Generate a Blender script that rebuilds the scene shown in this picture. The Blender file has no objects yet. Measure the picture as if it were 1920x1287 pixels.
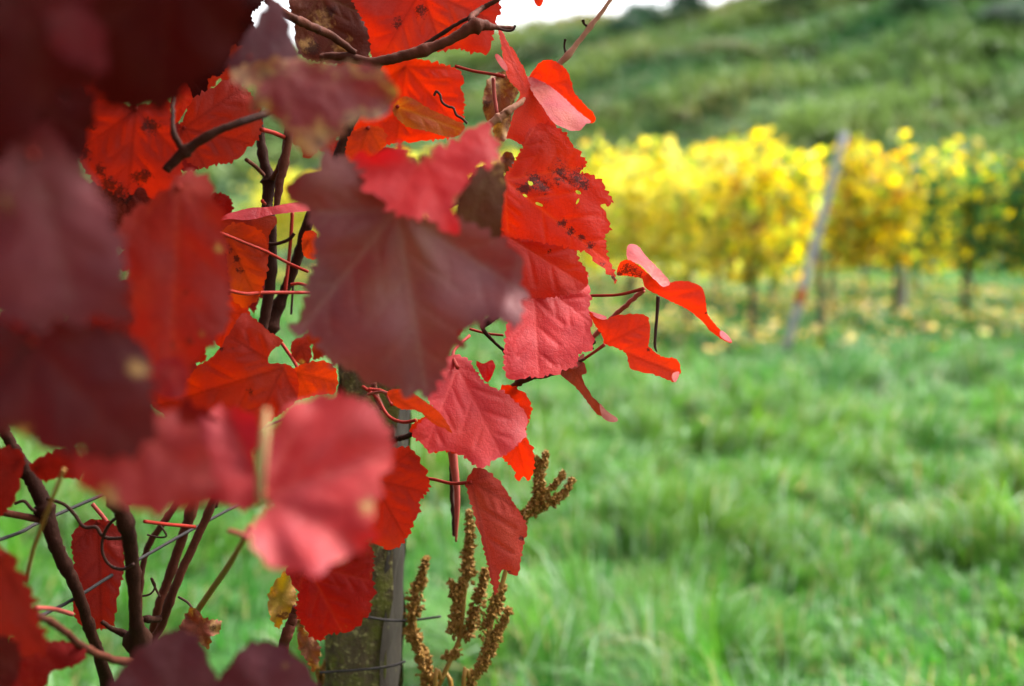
import bpy, bmesh, math, random
import numpy as np
from mathutils import Vector, Matrix, noise
from mathutils.geometry import delaunay_2d_cdt

random.seed(7)
rng = np.random.default_rng(7)
scene = bpy.context.scene
COL = scene.collection
R = math.radians

# ------------------------------------------------------------------ camera
CAM = Vector((0.0, 0.0, 1.2)); PITCH = R(-6.25); LENS = 40.0
F = LENS / 36.0 * 1920.0
cd = bpy.data.cameras.new('camera'); cam = bpy.data.objects.new('camera', cd); COL.objects.link(cam)
cam.location = CAM; cam.rotation_euler = (math.pi / 2 + PITCH, 0, 0)
cd.lens = LENS; cd.sensor_width = 36; cd.clip_start = 0.02; cd.clip_end = 2000
cd.dof.use_dof = True; cd.dof.focus_distance = 0.86; cd.dof.aperture_fstop = 3.8
scene.camera = cam
FWD = Vector((0, math.cos(PITCH), math.sin(PITCH))); RIGHT = Vector((1, 0, 0)); UP = RIGHT.cross(FWD)

# ------------------------------------------------------------------ light: bright overcast
SUN_EL, SUN_AZ = R(50), R(56)       # azimuth from +Y towards +X
w = bpy.data.worlds.new('World'); scene.world = w; w.use_nodes = True
nt = w.node_tree; bgn = nt.nodes['Background']
sky = nt.nodes.new('ShaderNodeTexSky'); sky.sky_type = 'NISHITA'; sky.sun_disc = False
sky.sun_elevation = SUN_EL; sky.sun_rotation = SUN_AZ; sky.air_density = 1.0; sky.dust_density = 6.0; sky.ozone_density = 1.0
hs = nt.nodes.new('ShaderNodeHueSaturation'); hs.inputs['Saturation'].default_value = 0.22
nt.links.new(sky.outputs[0], hs.inputs['Color']); nt.links.new(hs.outputs[0], bgn.inputs[0])
bgn.inputs[1].default_value = 0.15
sd = bpy.data.lights.new('sun', 'SUN'); sun = bpy.data.objects.new('sun', sd); COL.objects.link(sun)
sd.energy = 1.5; sd.angle = R(22); sd.color = (1.0, 0.97, 0.92)
sun.rotation_euler = Vector((math.sin(SUN_AZ) * math.cos(SUN_EL), math.cos(SUN_AZ) * math.cos(SUN_EL), math.sin(SUN_EL))).to_track_quat('Z', 'Y').to_euler()
vs = scene.view_settings; vs.view_transform = 'Standard'; vs.look = 'None'; vs.gamma = 1; vs.use_curve_mapping = False
vs.exposure = 2.2
scene.render.engine = 'CYCLES'
cy = scene.cycles; cy.use_denoising = True; cy.max_bounces = 8; cy.transmission_bounces = 6; cy.diffuse_bounces = 5
cy.sample_clamp_indirect = 6

# ------------------------------------------------------------------ helpers
def P(x, y, d):
    x, y, d = float(x), float(y), float(d)
    return CAM + d * (FWD + RIGHT * ((x - 960) / F) - UP * ((y - 643.5) / F))
def project(p):
    v = p - CAM; z = v.dot(FWD)
    if z <= 0.02: return None
    return 960 + v.dot(RIGHT) / z * F, 643.5 - v.dot(UP) / z * F, z
def tag(o, label=None, cat=None, group=None, kind=None):
    if label: o['label'] = label
    if cat: o['category'] = cat
    if group: o['group'] = group
    if kind: o['kind'] = kind
    return o
def link(name, me, mat=None, parent=None):
    o = bpy.data.objects.new(name, me); COL.objects.link(o)
    if mat is not None and me is not None and not me.materials: me.materials.append(mat)
    if parent is not None:
        o.parent = parent; o.matrix_parent_inverse = Matrix.Translation(-parent.location)
    return o
def empty(name, loc):
    o = bpy.data.objects.new(name, None); COL.objects.link(o); o.location = loc; o.empty_display_size = 0.1
    return o
def tri_mesh(name, verts, tris, colors=None, smooth=True, extra=None):
    me = bpy.data.meshes.new(name)
    verts = np.asarray(verts, np.float32); tris = np.asarray(tris, np.int32)
    me.vertices.add(len(verts)); me.vertices.foreach_set('co', verts.ravel())
    me.loops.add(tris.size); me.loops.foreach_set('vertex_index', tris.ravel())
    me.polygons.add(len(tris)); me.polygons.foreach_set('loop_start', np.arange(0, tris.size, 3, dtype=np.int32))
    me.polygons.foreach_set('use_smooth', np.full(len(tris), smooth))
    if colors is not None:
        a = me.attributes.new('tint', 'FLOAT_COLOR', 'POINT')
        c = np.ones((len(verts), 4), np.float32); c[:, :3] = colors; a.data.foreach_set('color', c.ravel())
    for k, v in (extra or {}).items():
        a = me.attributes.new(k, 'FLOAT', 'POINT'); a.data.foreach_set('value', np.asarray(v, np.float32))
    me.update(calc_edges=True); me.validate()
    return me
def sines(seed, n, scale):
    r = np.random.default_rng(seed)
    K = r.normal(size=(n, 2)) / scale; ph = r.uniform(0, 6.28, n)
    return lambda x, y: sum(np.sin(K[i, 0] * x + K[i, 1] * y + ph[i]) for i in range(n)) / math.sqrt(n / 2)
def catmull(pts, per=6, closed=False):
    pts = [np.asarray(p, float) for p in pts]; n = len(pts); out = []
    rngn = range(n if closed else n - 1)
    for i in rngn:
        g = (lambda k: pts[k % n]) if closed else (lambda k: pts[min(max(k, 0), n - 1)])
        p0, p1, p2, p3 = g(i - 1), g(i), g(i + 1), g(i + 2)
        for t in np.arange(per) / per:
            out.append(0.5 * (2 * p1 + (p2 - p0) * t + (2 * p0 - 5 * p1 + 4 * p2 - p3) * t * t + (3 * p1 - p0 - 3 * p2 + p3) * t ** 3))
    if not closed: out.append(pts[-1])
    return np.array(out)
def tube(name, pts, rad, mat, parent=None, sides=8, per=5, rough=0.0, nodes=(), seed=0):
    """smooth tapered tube through world points; rad: one radius or one per point; nodes: indices with a swelling"""
    pts = [tuple(p) for p in pts]
    n = len(pts); rad = [rad] * n if np.isscalar(rad) else list(rad)
    c = catmull([np.array([*p, r]) for p, r in zip(pts, rad)], per)
    rr = c[:, 3].copy(); c = c[:, :3]
    m = len(c); ti = np.linspace(0, n - 1, m)
    for k in nodes: rr *= 1 + 0.45 * np.exp(-((ti - k) * per / 1.1) ** 2)
    rs = np.random.default_rng(seed + m)
    if name == 'cane' and m > 8:
        arc = np.concatenate([[0], np.cumsum(np.linalg.norm(np.diff(c, axis=0), axis=1))]); a0 = rs.uniform(.01, .04)
        while a0 < arc[-1]:
            rr *= 1 + rs.uniform(.10, .30) * np.exp(-((arc - a0) / .0042) ** 2); a0 += rs.uniform(.045, .085)
        c = c + rs.normal(0, .00022, c.shape)
    T = np.gradient(c, axis=0); T /= np.linalg.norm(T, axis=1)[:, None] + 1e-9
    ref = np.array([0.0, 0.0, 1.0]) if abs(T[0][2]) < 0.9 else np.array([1.0, 0, 0])
    V = []; N = np.cross(T[0], ref); N /= np.linalg.norm(N)
    ang = np.arange(sides) * 2 * np.pi / sides
    for i in range(m):
        N = N - T[i] * N.dot(T[i]); N /= np.linalg.norm(N) + 1e-9
        B = np.cross(T[i], N)
        q = rr[i] * (1 + rough * rs.normal(size=sides))
        V.append(c[i] + q[:, None] * (np.cos(ang)[:, None] * N + np.sin(ang)[:, None] * B))
    V = np.vstack(V + [c[:1], c[-1:]]); tr = []
    for i in range(m - 1):
        for j in range(sides):
            a, b = i * sides + j, i * sides + (j + 1) % sides
            tr += [(a, b, b + sides), (a, b + sides, a + sides)]
    for j in range(sides):
        tr += [(m * sides, (j + 1) % sides, j), (m * sides + 1, (m - 1) * sides + j, (m - 1) * sides + (j + 1) % sides)]
    return link(name, tri_mesh(name, V, tr), mat, parent)

# ------------------------------------------------------------------ materials
def new_mat(name):
    m = bpy.data.materials.new(name); m.use_nodes = True; m.node_tree.nodes.clear()
    return m, m.node_tree
class NB:
    """tiny node builder"""
    def __init__(s, name):
        s.m, s.t = new_mat(name); s.out = s.n('ShaderNodeOutputMaterial')
    def n(s, ty, **kw):
        nd = s.t.nodes.new(ty)
        for k, v in kw.items(): setattr(nd, k, v)
        return nd
    def put(s, sock, v):
        if hasattr(v, 'is_output'): s.t.links.new(v, sock)
        elif isinstance(v, (tuple, list)) and len(v) == 3 and sock.type == 'RGBA': sock.default_value = (*v, 1)
        else: sock.default_value = v
    def attr(s, name, out='Fac'):
        a = s.n('ShaderNodeAttribute', attribute_name=name); return a.outputs[out]
    def noise(s, scale, detail=4, rough=0.6, vec=None, out='Fac', dist=0.0):
        n = s.n('ShaderNodeTexNoise'); n.inputs['Scale'].default_value = scale; n.inputs['Detail'].default_value = detail
        n.inputs['Roughness'].default_value = rough; n.inputs['Distortion'].default_value = dist
        s.t.links.new(vec if vec is not None else s.coord(), n.inputs['Vector']); return n.outputs[out]
    def coord(s):
        if not hasattr(s, '_c'): s._c = s.n('ShaderNodeTexCoord').outputs['Object']
        return s._c
    def mapping(s, scale, rot=(0, 0, 0)):
        m = s.n('ShaderNodeMapping'); m.inputs['Scale'].default_value = scale; m.inputs['Rotation'].default_value = rot
        s.t.links.new(s.coord(), m.inputs['Vector']); return m.outputs[0]
    def mix(s, f, a, b, mode='MIX'):
        n = s.n('ShaderNodeMix', data_type='RGBA', blend_type=mode)
        s.put(n.inputs['Factor'], f); s.put(n.inputs['A'], a); s.put(n.inputs['B'], b) if False else None
        s.put(n.inputs[0], f); s.put(n.inputs[6], a); s.put(n.inputs[7], b); return n.outputs[2]
    def math(s, op, a, b=0.0, c=0.0, clamp=False):
        n = s.n('ShaderNodeMath', operation=op, use_clamp=clamp)
        for i, v in enumerate((a, b, c)): s.put(n.inputs[i], v)
        return n.outputs[0]
    def rng(s, v, a, b, c=0.0, d=1.0):
        n = s.n('ShaderNodeMapRange'); s.put(n.inputs[0], v)
        for i, q in enumerate((a, b, c, d)): s.put(n.inputs[i + 1], q)
        return n.outputs[0]
    def bump(s, h, strength, dist=0.001):
        b = s.n('ShaderNodeBump'); b.inputs['Strength'].default_value = strength; b.inputs['Distance'].default_value = dist
        s.t.links.new(h, b.inputs['Height']); return b.outputs[0]
    def bsdf(s, color, rough=0.5, spec=0.5, normal=None):
        p = s.n('ShaderNodeBsdfPrincipled'); s.put(p.inputs['Base Color'], color); s.put(p.inputs['Roughness'], rough)
        s.put(p.inputs['Specular IOR Level'], spec)
        if normal is not None: s.put(p.inputs['Normal'], normal)
        return p.outputs[0]
    def trans(s, color, normal=None):
        t = s.n('ShaderNodeBsdfTranslucent'); s.put(t.inputs['Color'], color); return t.outputs[0]
    def mixsh(s, f, a, b):
        m = s.n('ShaderNodeMixShader'); s.put(m.inputs[0], f); s.t.links.new(a, m.inputs[1]); s.t.links.new(b, m.inputs[2]); return m.outputs[0]
    def done(s, sh):
        s.t.links.new(sh, s.out.inputs['Surface']); return s.m

def leaf_material():
    b = NB('autumn_leaf')
    tint = b.attr('tint', 'Color'); vein = b.attr('vein'); dry = b.attr('dry'); spot = b.attr('spot'); speck = b.attr('speck')
    back = b.n('ShaderNodeNewGeometry').outputs['Backfacing']
    mott = b.noise(45, 5, 0.65); fine = b.noise(420, 3, 0.6)
    c = b.mix(b.rng(mott, 0.35, 0.75, 0, 0.55), tint, b.mix(1.0, tint, (0.55, 0.5, 0.75), 'MULTIPLY'))
    c = b.mix(b.rng(fine, 0.45, 0.75, 0, 0.3), c, b.mix(1.0, tint, (0.7, 0.45, 0.4), 'MULTIPLY'))
    vo = b.n('ShaderNodeTexVoronoi', feature='DISTANCE_TO_EDGE'); vo.inputs['Scale'].default_value = 300; vo.inputs['Randomness'].default_value = 1.0
    b.t.links.new(b.coord(), vo.inputs['Vector']); net = b.rng(vo.outputs['Distance'], 0.0, 0.10, 1.0, 0.0)
    wash = b.noise(16, 3, 0.55)
    c = b.mix(b.rng(wash, 0.52, 0.78, 0, 0.75), c, b.mix(1.0, tint, (1.05, 2.0, 1.2), 'MULTIPLY'))
    c = b.mix(b.rng(wash, 0.46, 0.28, 0, 0.6), c, b.mix(1.0, tint, (0.55, 0.8, 1.2), 'MULTIPLY'))
    c = b.mix(b.math('MULTIPLY', net, 0.22), c, b.mix(1.0, tint, (0.5, 0.45, 0.5), 'MULTIPLY'))
    under = b.mix(0.10, c, (0.5, 0.09, 0.07))
    c = b.mix(back, c, under)
    c = b.mix(b.math('MULTIPLY', vein, 0.5), c, b.mix(back, b.mix(1.0, tint, (1.15, 2.6, 2.2), 'MULTIPLY'), b.mix(1.0, tint, (0.42, 0.5, 0.5), 'MULTIPLY')))
    sp = b.noise(150, 4, 0.7); sp2 = b.noise(30, 2, 0.5)
    th = b.math('SUBTRACT', 0.84, b.math('MULTIPLY', speck, 0.30))
    dots = b.rng(b.math('SUBTRACT', b.math('ADD', b.math('MULTIPLY', sp, 0.62), b.math('MULTIPLY', sp2, 0.38)), th), 0, 0.05)
    dots = b.math('MULTIPLY', dots, b.rng(speck, 0, 0.1))
    sn = b.math('ADD', b.math('MULTIPLY', b.noise(420, 5, 0.75, None, 'Fac', 1.5), 0.6), b.math('MULTIPLY', b.noise(120, 4, 0.7), 0.4))
    spotm = b.math('MAXIMUM', dots, b.rng(b.math('ADD', b.math('MULTIPLY', spot, 0.85), b.math('MULTIPLY', b.math('SUBTRACT', sn, 0.5), 4.2)), 0.45, 0.75))
    spotm = b.math('MULTIPLY', spotm, b.rng(b.math('ADD', spot, speck), 0.02, 0.1))
    drym = b.rng(b.math('ADD', dry, b.math('MULTIPLY', b.math('SUBTRACT', b.noise(130, 5, 0.75, None, 'Fac', 1.0), 0.5), 2.6)), 0.36, 0.85)
    drym = b.math('MULTIPLY', drym, b.rng(dry, 0.02, 0.15))
    drc = b.mix(b.rng(b.noise(160, 4, 0.6), .35, .65), (0.34, 0.19, 0.07), (0.10, 0.04, 0.02))
    c = b.mix(drym, c, drc); c = b.mix(b.math('MULTIPLY', spotm, 0.9), c, (0.035, 0.012, 0.01))
    tc = b.n('ShaderNodeHueSaturation'); tc.inputs['Saturation'].default_value = 1.25; tc.inputs['Value'].default_value = 1.5
    b.put(tc.inputs['Color'], c)
    h = b.math('SUBTRACT', b.math('ADD', b.math('MULTIPLY', fine, 0.8), b.math('MULTIPLY', mott, 0.6)), b.math('ADD', b.math('MULTIPLY', net, 0.22), b.math('MULTIPLY', vein, 0.5)))
    nrm = b.bump(h, 0.4, 0.0012)
    rough = b.rng(b.noise(25, 3), 0.3, 0.7, 0.50, 0.68)
    sh = b.bsdf(c, rough, b.attr('gloss'), nrm)
    return b.done(b.mixsh(b.attr('thru'), sh, b.trans(tc.outputs[0])))
def simple_leaf(name, thru=0.35, rough=0.5, spec=0.4):
    b = NB(name); c = b.attr('tint', 'Color')
    c = b.mix(b.rng(b.noise(30, 3), 0.35, 0.7, 0, 0.4), c, b.mix(1.0, c, (0.65, 0.6, 0.5), 'MULTIPLY'))
    tc = b.n('ShaderNodeHueSaturation'); tc.inputs['Saturation'].default_value = 1.1; tc.inputs['Value'].default_value = 1.4
    b.put(tc.inputs['Color'], c)
    return b.done(b.mixsh(thru, b.bsdf(c, rough, spec), b.trans(tc.outputs[0])))
def bark(name, a, c, scale=60, stretch=(1, 1, 0.15), rough=0.8, spec=0.12, bumpd=0.001):
    b = NB(name); v = b.mapping(stretch); n1 = b.noise(scale, 5, 0.65, v); n2 = b.noise(scale * 4, 4, 0.6)
    col = b.mix(b.rng(n1, 0.3, 0.7), a, c); col = b.mix(b.rng(n2, 0.55, 0.8, 0, 0.5), col, tuple(x * 0.4 for x in a))
    return b.done(b.bsdf(col, rough, spec, b.bump(b.math('ADD', n1, n2), 0.5, bumpd)))
M = {}
M['leaf'] = leaf_material()
M['cane'] = bark('cane_bark', (0.095, 0.026, 0.014), (0.035, 0.011, 0.007), bumpd=0.0018, spec=0.08)
M['darkcane'] = bark('dark_cane_bark', (0.040, 0.014, 0.008), (0.014, 0.005, 0.004), bumpd=0.002, spec=0.06)
M['palecane'] = bark('pale_cane_bark', (0.36, 0.17, 0.10), (0.22, 0.09, 0.06))
M['petiole'] = bark('petiole_skin', (0.26, 0.018, 0.010), (0.17, 0.014, 0.009), 90, rough=0.6, spec=0.08, bumpd=0.0003)
M['pinkstem'] = bark('pink_stalk', (0.34, 0.075, 0.062), (0.26, 0.05, 0.038), 90, rough=0.6, spec=0.08, bumpd=0.0003)
M['yellowstem'] = bark('yellow_stalk', (0.24, 0.105, 0.018), (0.19, 0.12, 0.03), 90, rough=0.5, bumpd=0.0003)
M['tanrib'] = bark('withered_stalk', (0.30, 0.20, 0.09), (0.20, 0.11, 0.05), 60, bumpd=0.0004)
M['tendril'] = bark('tendril_skin', (0.05, 0.02, 0.012), (0.025, 0.012, 0.01), 120, bumpd=0.0003)
M['wire'] = bark('weathered_wire', (0.035, 0.03, 0.03), (0.02, 0.016, 0.015), 200, (1, 1, 1), 0.7, 0.2, 0.0002)
M['vinetrunk'] = bark('vine_trunk_bark', (0.09, 0.065, 0.045), (0.035, 0.025, 0.018), 25, (1, 1, 0.2), 0.9, 0.1, 0.01)
M['greystake'] = bark('grey_stake_wood', (0.30, 0.295, 0.31), (0.20, 0.195, 0.205), 20, (1, 1, 0.1), 0.8, 0.2, 0.003)
M['rust'] = bark('rusty_band', (0.40, 0.10, 0.03), (0.28, 0.06, 0.02), 30, (1, 1, 1), 0.8, 0.2, 0.003)
M['vineleaf'] = simple_leaf('yellow_vine_leaf', 0.52, 0.5, 0.35)
M['grass'] = simple_leaf('grass_blade', 0.40, 0.45, 0.17)
M['scrub'] = simple_leaf('hillside_scrub', 0.25, 0.6, 0.25)
M['fallen'] = simple_leaf('fallen_leaf', 0.15, 0.6, 0.3)
def seed_mat():
    b = NB('dock_seed'); c = b.mix(b.noise(160, 3, 0.7), (0.10, 0.042, 0.007), (0.34, 0.18, 0.035))
    return b.done(b.mixsh(0.2, b.bsdf(c, 0.7, 0.2), b.trans(c)))
M['seed'] = seed_mat()
def ground_mat(name, a, c, d, scale, stretch=(1, 1, 1), rot=(0, 0, 0)):
    b = NB(name); v = b.mapping(stretch, rot); n1 = b.noise(scale, 6, 0.65, v); n2 = b.noise(scale * 0.17, 4, 0.6, v)
    col = b.mix(b.rng(n1, 0.35, 0.65), a, c); col = b.mix(b.rng(n2, 0.45, 0.7, 0, 0.8), col, d)
    return b.done(b.bsdf(col, 0.9, 0.1, b.bump(n1, 0.6, 0.05)))
M['meadow'] = ground_mat('meadow_soil', (0.010, 0.045, 0.008), (0.025, 0.075, 0.012), (0.035, 0.045, 0.012), 9)
M['hill'] = ground_mat('hillside_turf', (0.035, 0.080, 0.022), (0.07, 0.11, 0.03), (0.02, 0.055, 0.022), 1.2, (1, 1, 1))
def post_mat():
    b = NB('mossy_post'); v = b.mapping((1, 1, 0.12)); n1 = b.noise(70, 5, 0.65, v); n2 = b.noise(45, 5, 0.7); n3 = b.noise(160, 4, 0.7)
    c = b.mix(b.rng(n1, 0.3, 0.7), (0.035, 0.026, 0.015), (0.13, 0.098, 0.058))
    c = b.mix(b.rng(n2, 0.44, 0.60, 0, 0.9), c, (0.115, 0.12, 0.026)); c = b.mix(b.rng(n3, 0.56, 0.66, 0, 0.8), c, (0.30, 0.28, 0.12))
    return b.done(b.bsdf(c, 0.9, 0.1, b.bump(b.math('ADD', b.math('ADD', n1, n2), n3), 0.9, 0.004)))
M['post'] = post_mat()
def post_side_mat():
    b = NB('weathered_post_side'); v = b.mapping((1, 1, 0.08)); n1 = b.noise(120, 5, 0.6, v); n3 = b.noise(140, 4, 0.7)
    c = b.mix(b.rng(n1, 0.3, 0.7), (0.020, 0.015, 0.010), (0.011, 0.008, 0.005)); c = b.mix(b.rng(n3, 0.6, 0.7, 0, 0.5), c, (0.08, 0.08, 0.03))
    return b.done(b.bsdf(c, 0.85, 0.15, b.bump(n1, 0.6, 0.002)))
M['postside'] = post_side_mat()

# ------------------------------------------------------------------ the setting: meadow, hillside
def hill_z(x, y):
    t = np.clip((y - 27 + 0.10 * x) / 36, 0, None)
    top = 10.5 + 0.13 * np.maximum(x, 0) + 0.01 * np.minimum(x, 0) + 0.5 * np.sin(x * 0.16 + 1)
    s = np.where(t < 1, t * t * (3 - 2 * t) * 0.35 + t * 0.65, 1)
    return top * s - 0.05 + 0.35 * np.sin(x * 0.5 + y * 0.23) * np.clip(t * 2, 0, 1) * np.clip(1.4 - t, 0, 1)
def grid_mesh(name, x0, x1, nx, y0, y1, ny, fz):
    X, Y = np.meshgrid(np.linspace(x0, x1, nx), np.linspace(y0, y1, ny)); Z = fz(X, Y)
    V = np.stack([X, Y, Z], -1).reshape(-1, 3); i = np.arange(nx * ny).reshape(ny, nx)
    a, b2, c, d = i[:-1, :-1].ravel(), i[:-1, 1:].ravel(), i[1:, 1:].ravel(), i[1:, :-1].ravel()
    return tri_mesh(name, V, np.vstack([np.stack([a, b2, c], 1), np.stack([a, c, d], 1)]))
und = sines(3, 10, 0.9)
def meadow_z(x, y): return 0.035 * und(x, y) * np.clip(1 - np.hypot(x, y - 8) / 60, 0, 1)
o = link('meadow_ground', grid_mesh('meadow_ground', -30, 30, 200, -10, 34, 160, meadow_z), M['meadow']); tag(o, 'green meadow ground under the long grass', kind='structure')
o = link('surrounding_land', grid_mesh('surrounding_land', -600, 600, 60, -600, 600, 60, lambda x, y: np.full_like(x, -0.12)), M['meadow']); tag(o, 'flat land stretching away round the meadow', kind='structure')
o = link('hillside', grid_mesh('hillside', -110, 110, 180, 24, 150, 110, hill_z), M['hill']); tag(o, 'overgrown green hillside rising behind the vineyard', kind='structure')

def blades(n, x, y, z, length, width, lean, heading, col, seed, droop=0.5):
    r = np.random.default_rng(seed)
    ax = np.stack([np.cos(heading), np.sin(heading), 0 * heading], 1); sd_ = np.stack([-np.sin(heading), np.cos(heading), 0 * heading], 1)
    tw = r.uniform(-0.9, 0.9, n); sd_ = sd_ * np.cos(tw)[:, None] + ax * np.sin(tw)[:, None]
    base = np.stack([x, y, z], 1); V = []
    for t, wf in ((0, 0.8), (0.4, 1.0), (0.75, 0.7), (1.0, 0)):
        a = lean * (t + droop * t * t)
        c = base + ax * (length * t * np.sin(np.clip(a, 0, 2.2)))[:, None]
        c[:, 2] += length * t * np.cos(np.clip(a, 0, 1.9) * 0.9)
        if wf: V += [c - sd_ * (width * wf / 2)[:, None], c + sd_ * (width * wf / 2)[:, None]]
        else: V.append(c)
    V = np.stack(V, 1)
    f = np.array([(0, 1, 3), (0, 3, 2), (2, 3, 5), (2, 5, 4), (4, 5, 6)])
    T = (np.arange(n)[:, None, None] * 7 + f[None]).reshape(-1, 3)
    return V.reshape(-1, 3), T, np.repeat(col, 7, 0)

# meadow grass
patch = sines(11, 12, 0.55); patch2 = sines(12, 12, 0.16); patch3 = sines(13, 10, 1.6); wind = sines(14, 8, 1.2)
def grass(n_try, d0, d1, seed, wide, lrange):
    r = np.random.default_rng(seed)
    u = r.uniform(0, 1, n_try); d = np.sqrt(d0 ** 2 + u * (d1 ** 2 - d0 ** 2)); ang = r.uniform(-0.62, 0.56, n_try)
    x = d * np.sin(ang); y = d * np.cos(ang)
    # tufting: pull the blades towards tuft centres
    cell = 0.13 * wide; gx, gy = np.floor(x / cell), np.floor(y / cell)
    h1 = np.modf(np.abs(np.sin(gx * 127.1 + gy * 311.7) * 43758.5))[0]; h2 = np.modf(np.abs(np.sin(gx * 269.5 + gy * 183.3) * 43758.5))[0]
    k = r.uniform(0.0, 0.75, n_try); x += k * ((gx + h1) * cell - x); y += k * ((gy + h2) * cell - y)
    p1, p2, p3 = patch(x, y), patch2(x, y), patch3(x, y)
    keepm = (r.uniform(0, 1, n_try) < np.clip(0.85 + 0.6 * p2 + 0.3 * p1, 0.22, 1))
    L = r.uniform(*lrange, n_try) * (1 + 0.4 * p1 + 0.4 * p2) * (0.5 + 1.0 * h1); L = np.clip(L, 0.07, 0.55)
    head = 2.2 + 1.4 * wind(x, y) + (h2 - 0.5) * 3.0 + r.normal(0, 0.6, n_try)
    lean = np.clip(r.normal(0.55, 0.35, n_try) + 0.15 * p1, 0.05, 1.5)
    wd = r.uniform(0.003, 0.0065, n_try) * wide
    g = r.uniform(0, 1, n_try)[:, None]; yl = np.clip(0.30 + 0.30 * p3 + 0.22 * p2 + r.normal(0, 0.22, n_try), 0, 1)[:, None]
    base = np.array([0.009, 0.085, 0.014]) * (1 - g) + np.array([0.070, 0.250, 0.040]) * g
    col = base * (1 - yl * 0.45) + np.array([0.20, 0.30, 0.040]) * yl * 0.45
    dead = r.uniform(0, 1, n_try) < 0.05; col[dead] = np.array([0.36, 0.29, 0.14])
    pale = r.uniform(0, 1, n_try) < 0.07; col[pale] = np.array([0.27, 0.38, 0.24]); wd = np.where(pale, wd * 1.5, wd)  # some blades coloured pale and widened, sky sheen put into their colour
    z = meadow_z(x, y) - 0.005
    q = keepm; return blades(int(q.sum()), x[q], y[q], z[q], L[q], wd[q], lean[q], head[q], col[q], seed + 1)
parts = [grass(105000, 1.3, 4.4, 21, 1.0, (0.085, 0.20)), grass(120000, 4.2, 9.5, 22, 1.6, (0.075, 0.18)), grass(60000, 9.2, 26, 23, 3.2, (0.08, 0.18))]
def merge(parts):
    V, T, C = [], [], []; k = 0
    for v, t, c in parts: V.append(v); T.append(t + k); C.append(c); k += len(v)
    return np.vstack(V), np.vstack(T), np.vstack(C)
V, T, C = merge(parts)
o = link('meadow_grass', tri_mesh('meadow_grass', V, T, C), M['grass']); tag(o, 'long lush green grass of the meadow', 'grass', kind='stuff')

# hillside scrub: long grass and weeds in tufts that lie over along the slope
def hill_scrub():
    r = np.random.default_rng(31); n = 15000
    x = r.uniform(-32, 44, n); y = r.uniform(26, 68, n)
    pa, pb, pc = sines(61, 12, 1.3), sines(62, 10, 3.6), sines(63, 10, 0.7)
    # streaks: the noise is stretched along one diagonal of the slope
    uu, vv = (x * 0.8 + y * 0.55), (-x * 0.55 + y * 0.8)
    a, b2, c = pa(uu * 0.3, vv * 1.7), pb(uu * 0.4, vv * 1.5), pc(uu * 0.3, vv * 1.6)
    m = 9
    X = np.repeat(x, m) + r.normal(0, 0.28, n * m); Y = np.repeat(y, m) + r.normal(0, 0.28, n * m)
    A = np.repeat(a, m); B = np.repeat(b2, m); Cc = np.repeat(c, m)
    gr = np.clip((X - 8) / 16, 0, 1)[:, None]
    L = np.clip(r.uniform(0.35, 0.9, n * m) * (1 + 0.35 * A + 0.2 * Cc), 0.15, 1.7)
    head = R(205) + r.normal(0, 0.7, n * m); lean = np.clip(r.normal(0.8, 0.3, n * m), 0.1, 1.5); wd = r.uniform(0.05, 0.12, n * m)
    t = np.clip(0.42 + 0.45 * A + 0.35 * B, 0, 1)[:, None]; q = np.clip(0.2 + 0.35 * Cc - 0.2 * A, 0, 1)[:, None] * r.uniform(0, 1, (n * m, 1))
    col = np.array([0.020, 0.090, 0.030]) * (1 - t) + np.array([0.145, 0.215, 0.060]) * t
    col = col * (1 - 0.6 * q) + np.array([0.24, 0.13, 0.075]) * 0.6 * q
    col = col * (1 - 0.5 * gr) + np.array([0.020, 0.105, 0.030]) * 0.5 * gr
    crest = np.clip((Y - 0.10 * -X - 56) / 8, 0, 1)[:, None]; col = col * (1 - 0.5 * crest) + np.array([0.20, 0.17, 0.05]) * 0.5 * crest
    return blades(n * m, X, Y, hill_z(X, Y) - 0.05, L, wd, lean, head, col, 33)
V, T, C = hill_scrub()
o = link('hillside_scrub', tri_mesh('hillside_scrub', V, T, C), M['scrub']); tag(o, 'tangled long grass and weeds covering the hillside', 'scrub', kind='stuff')

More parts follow.
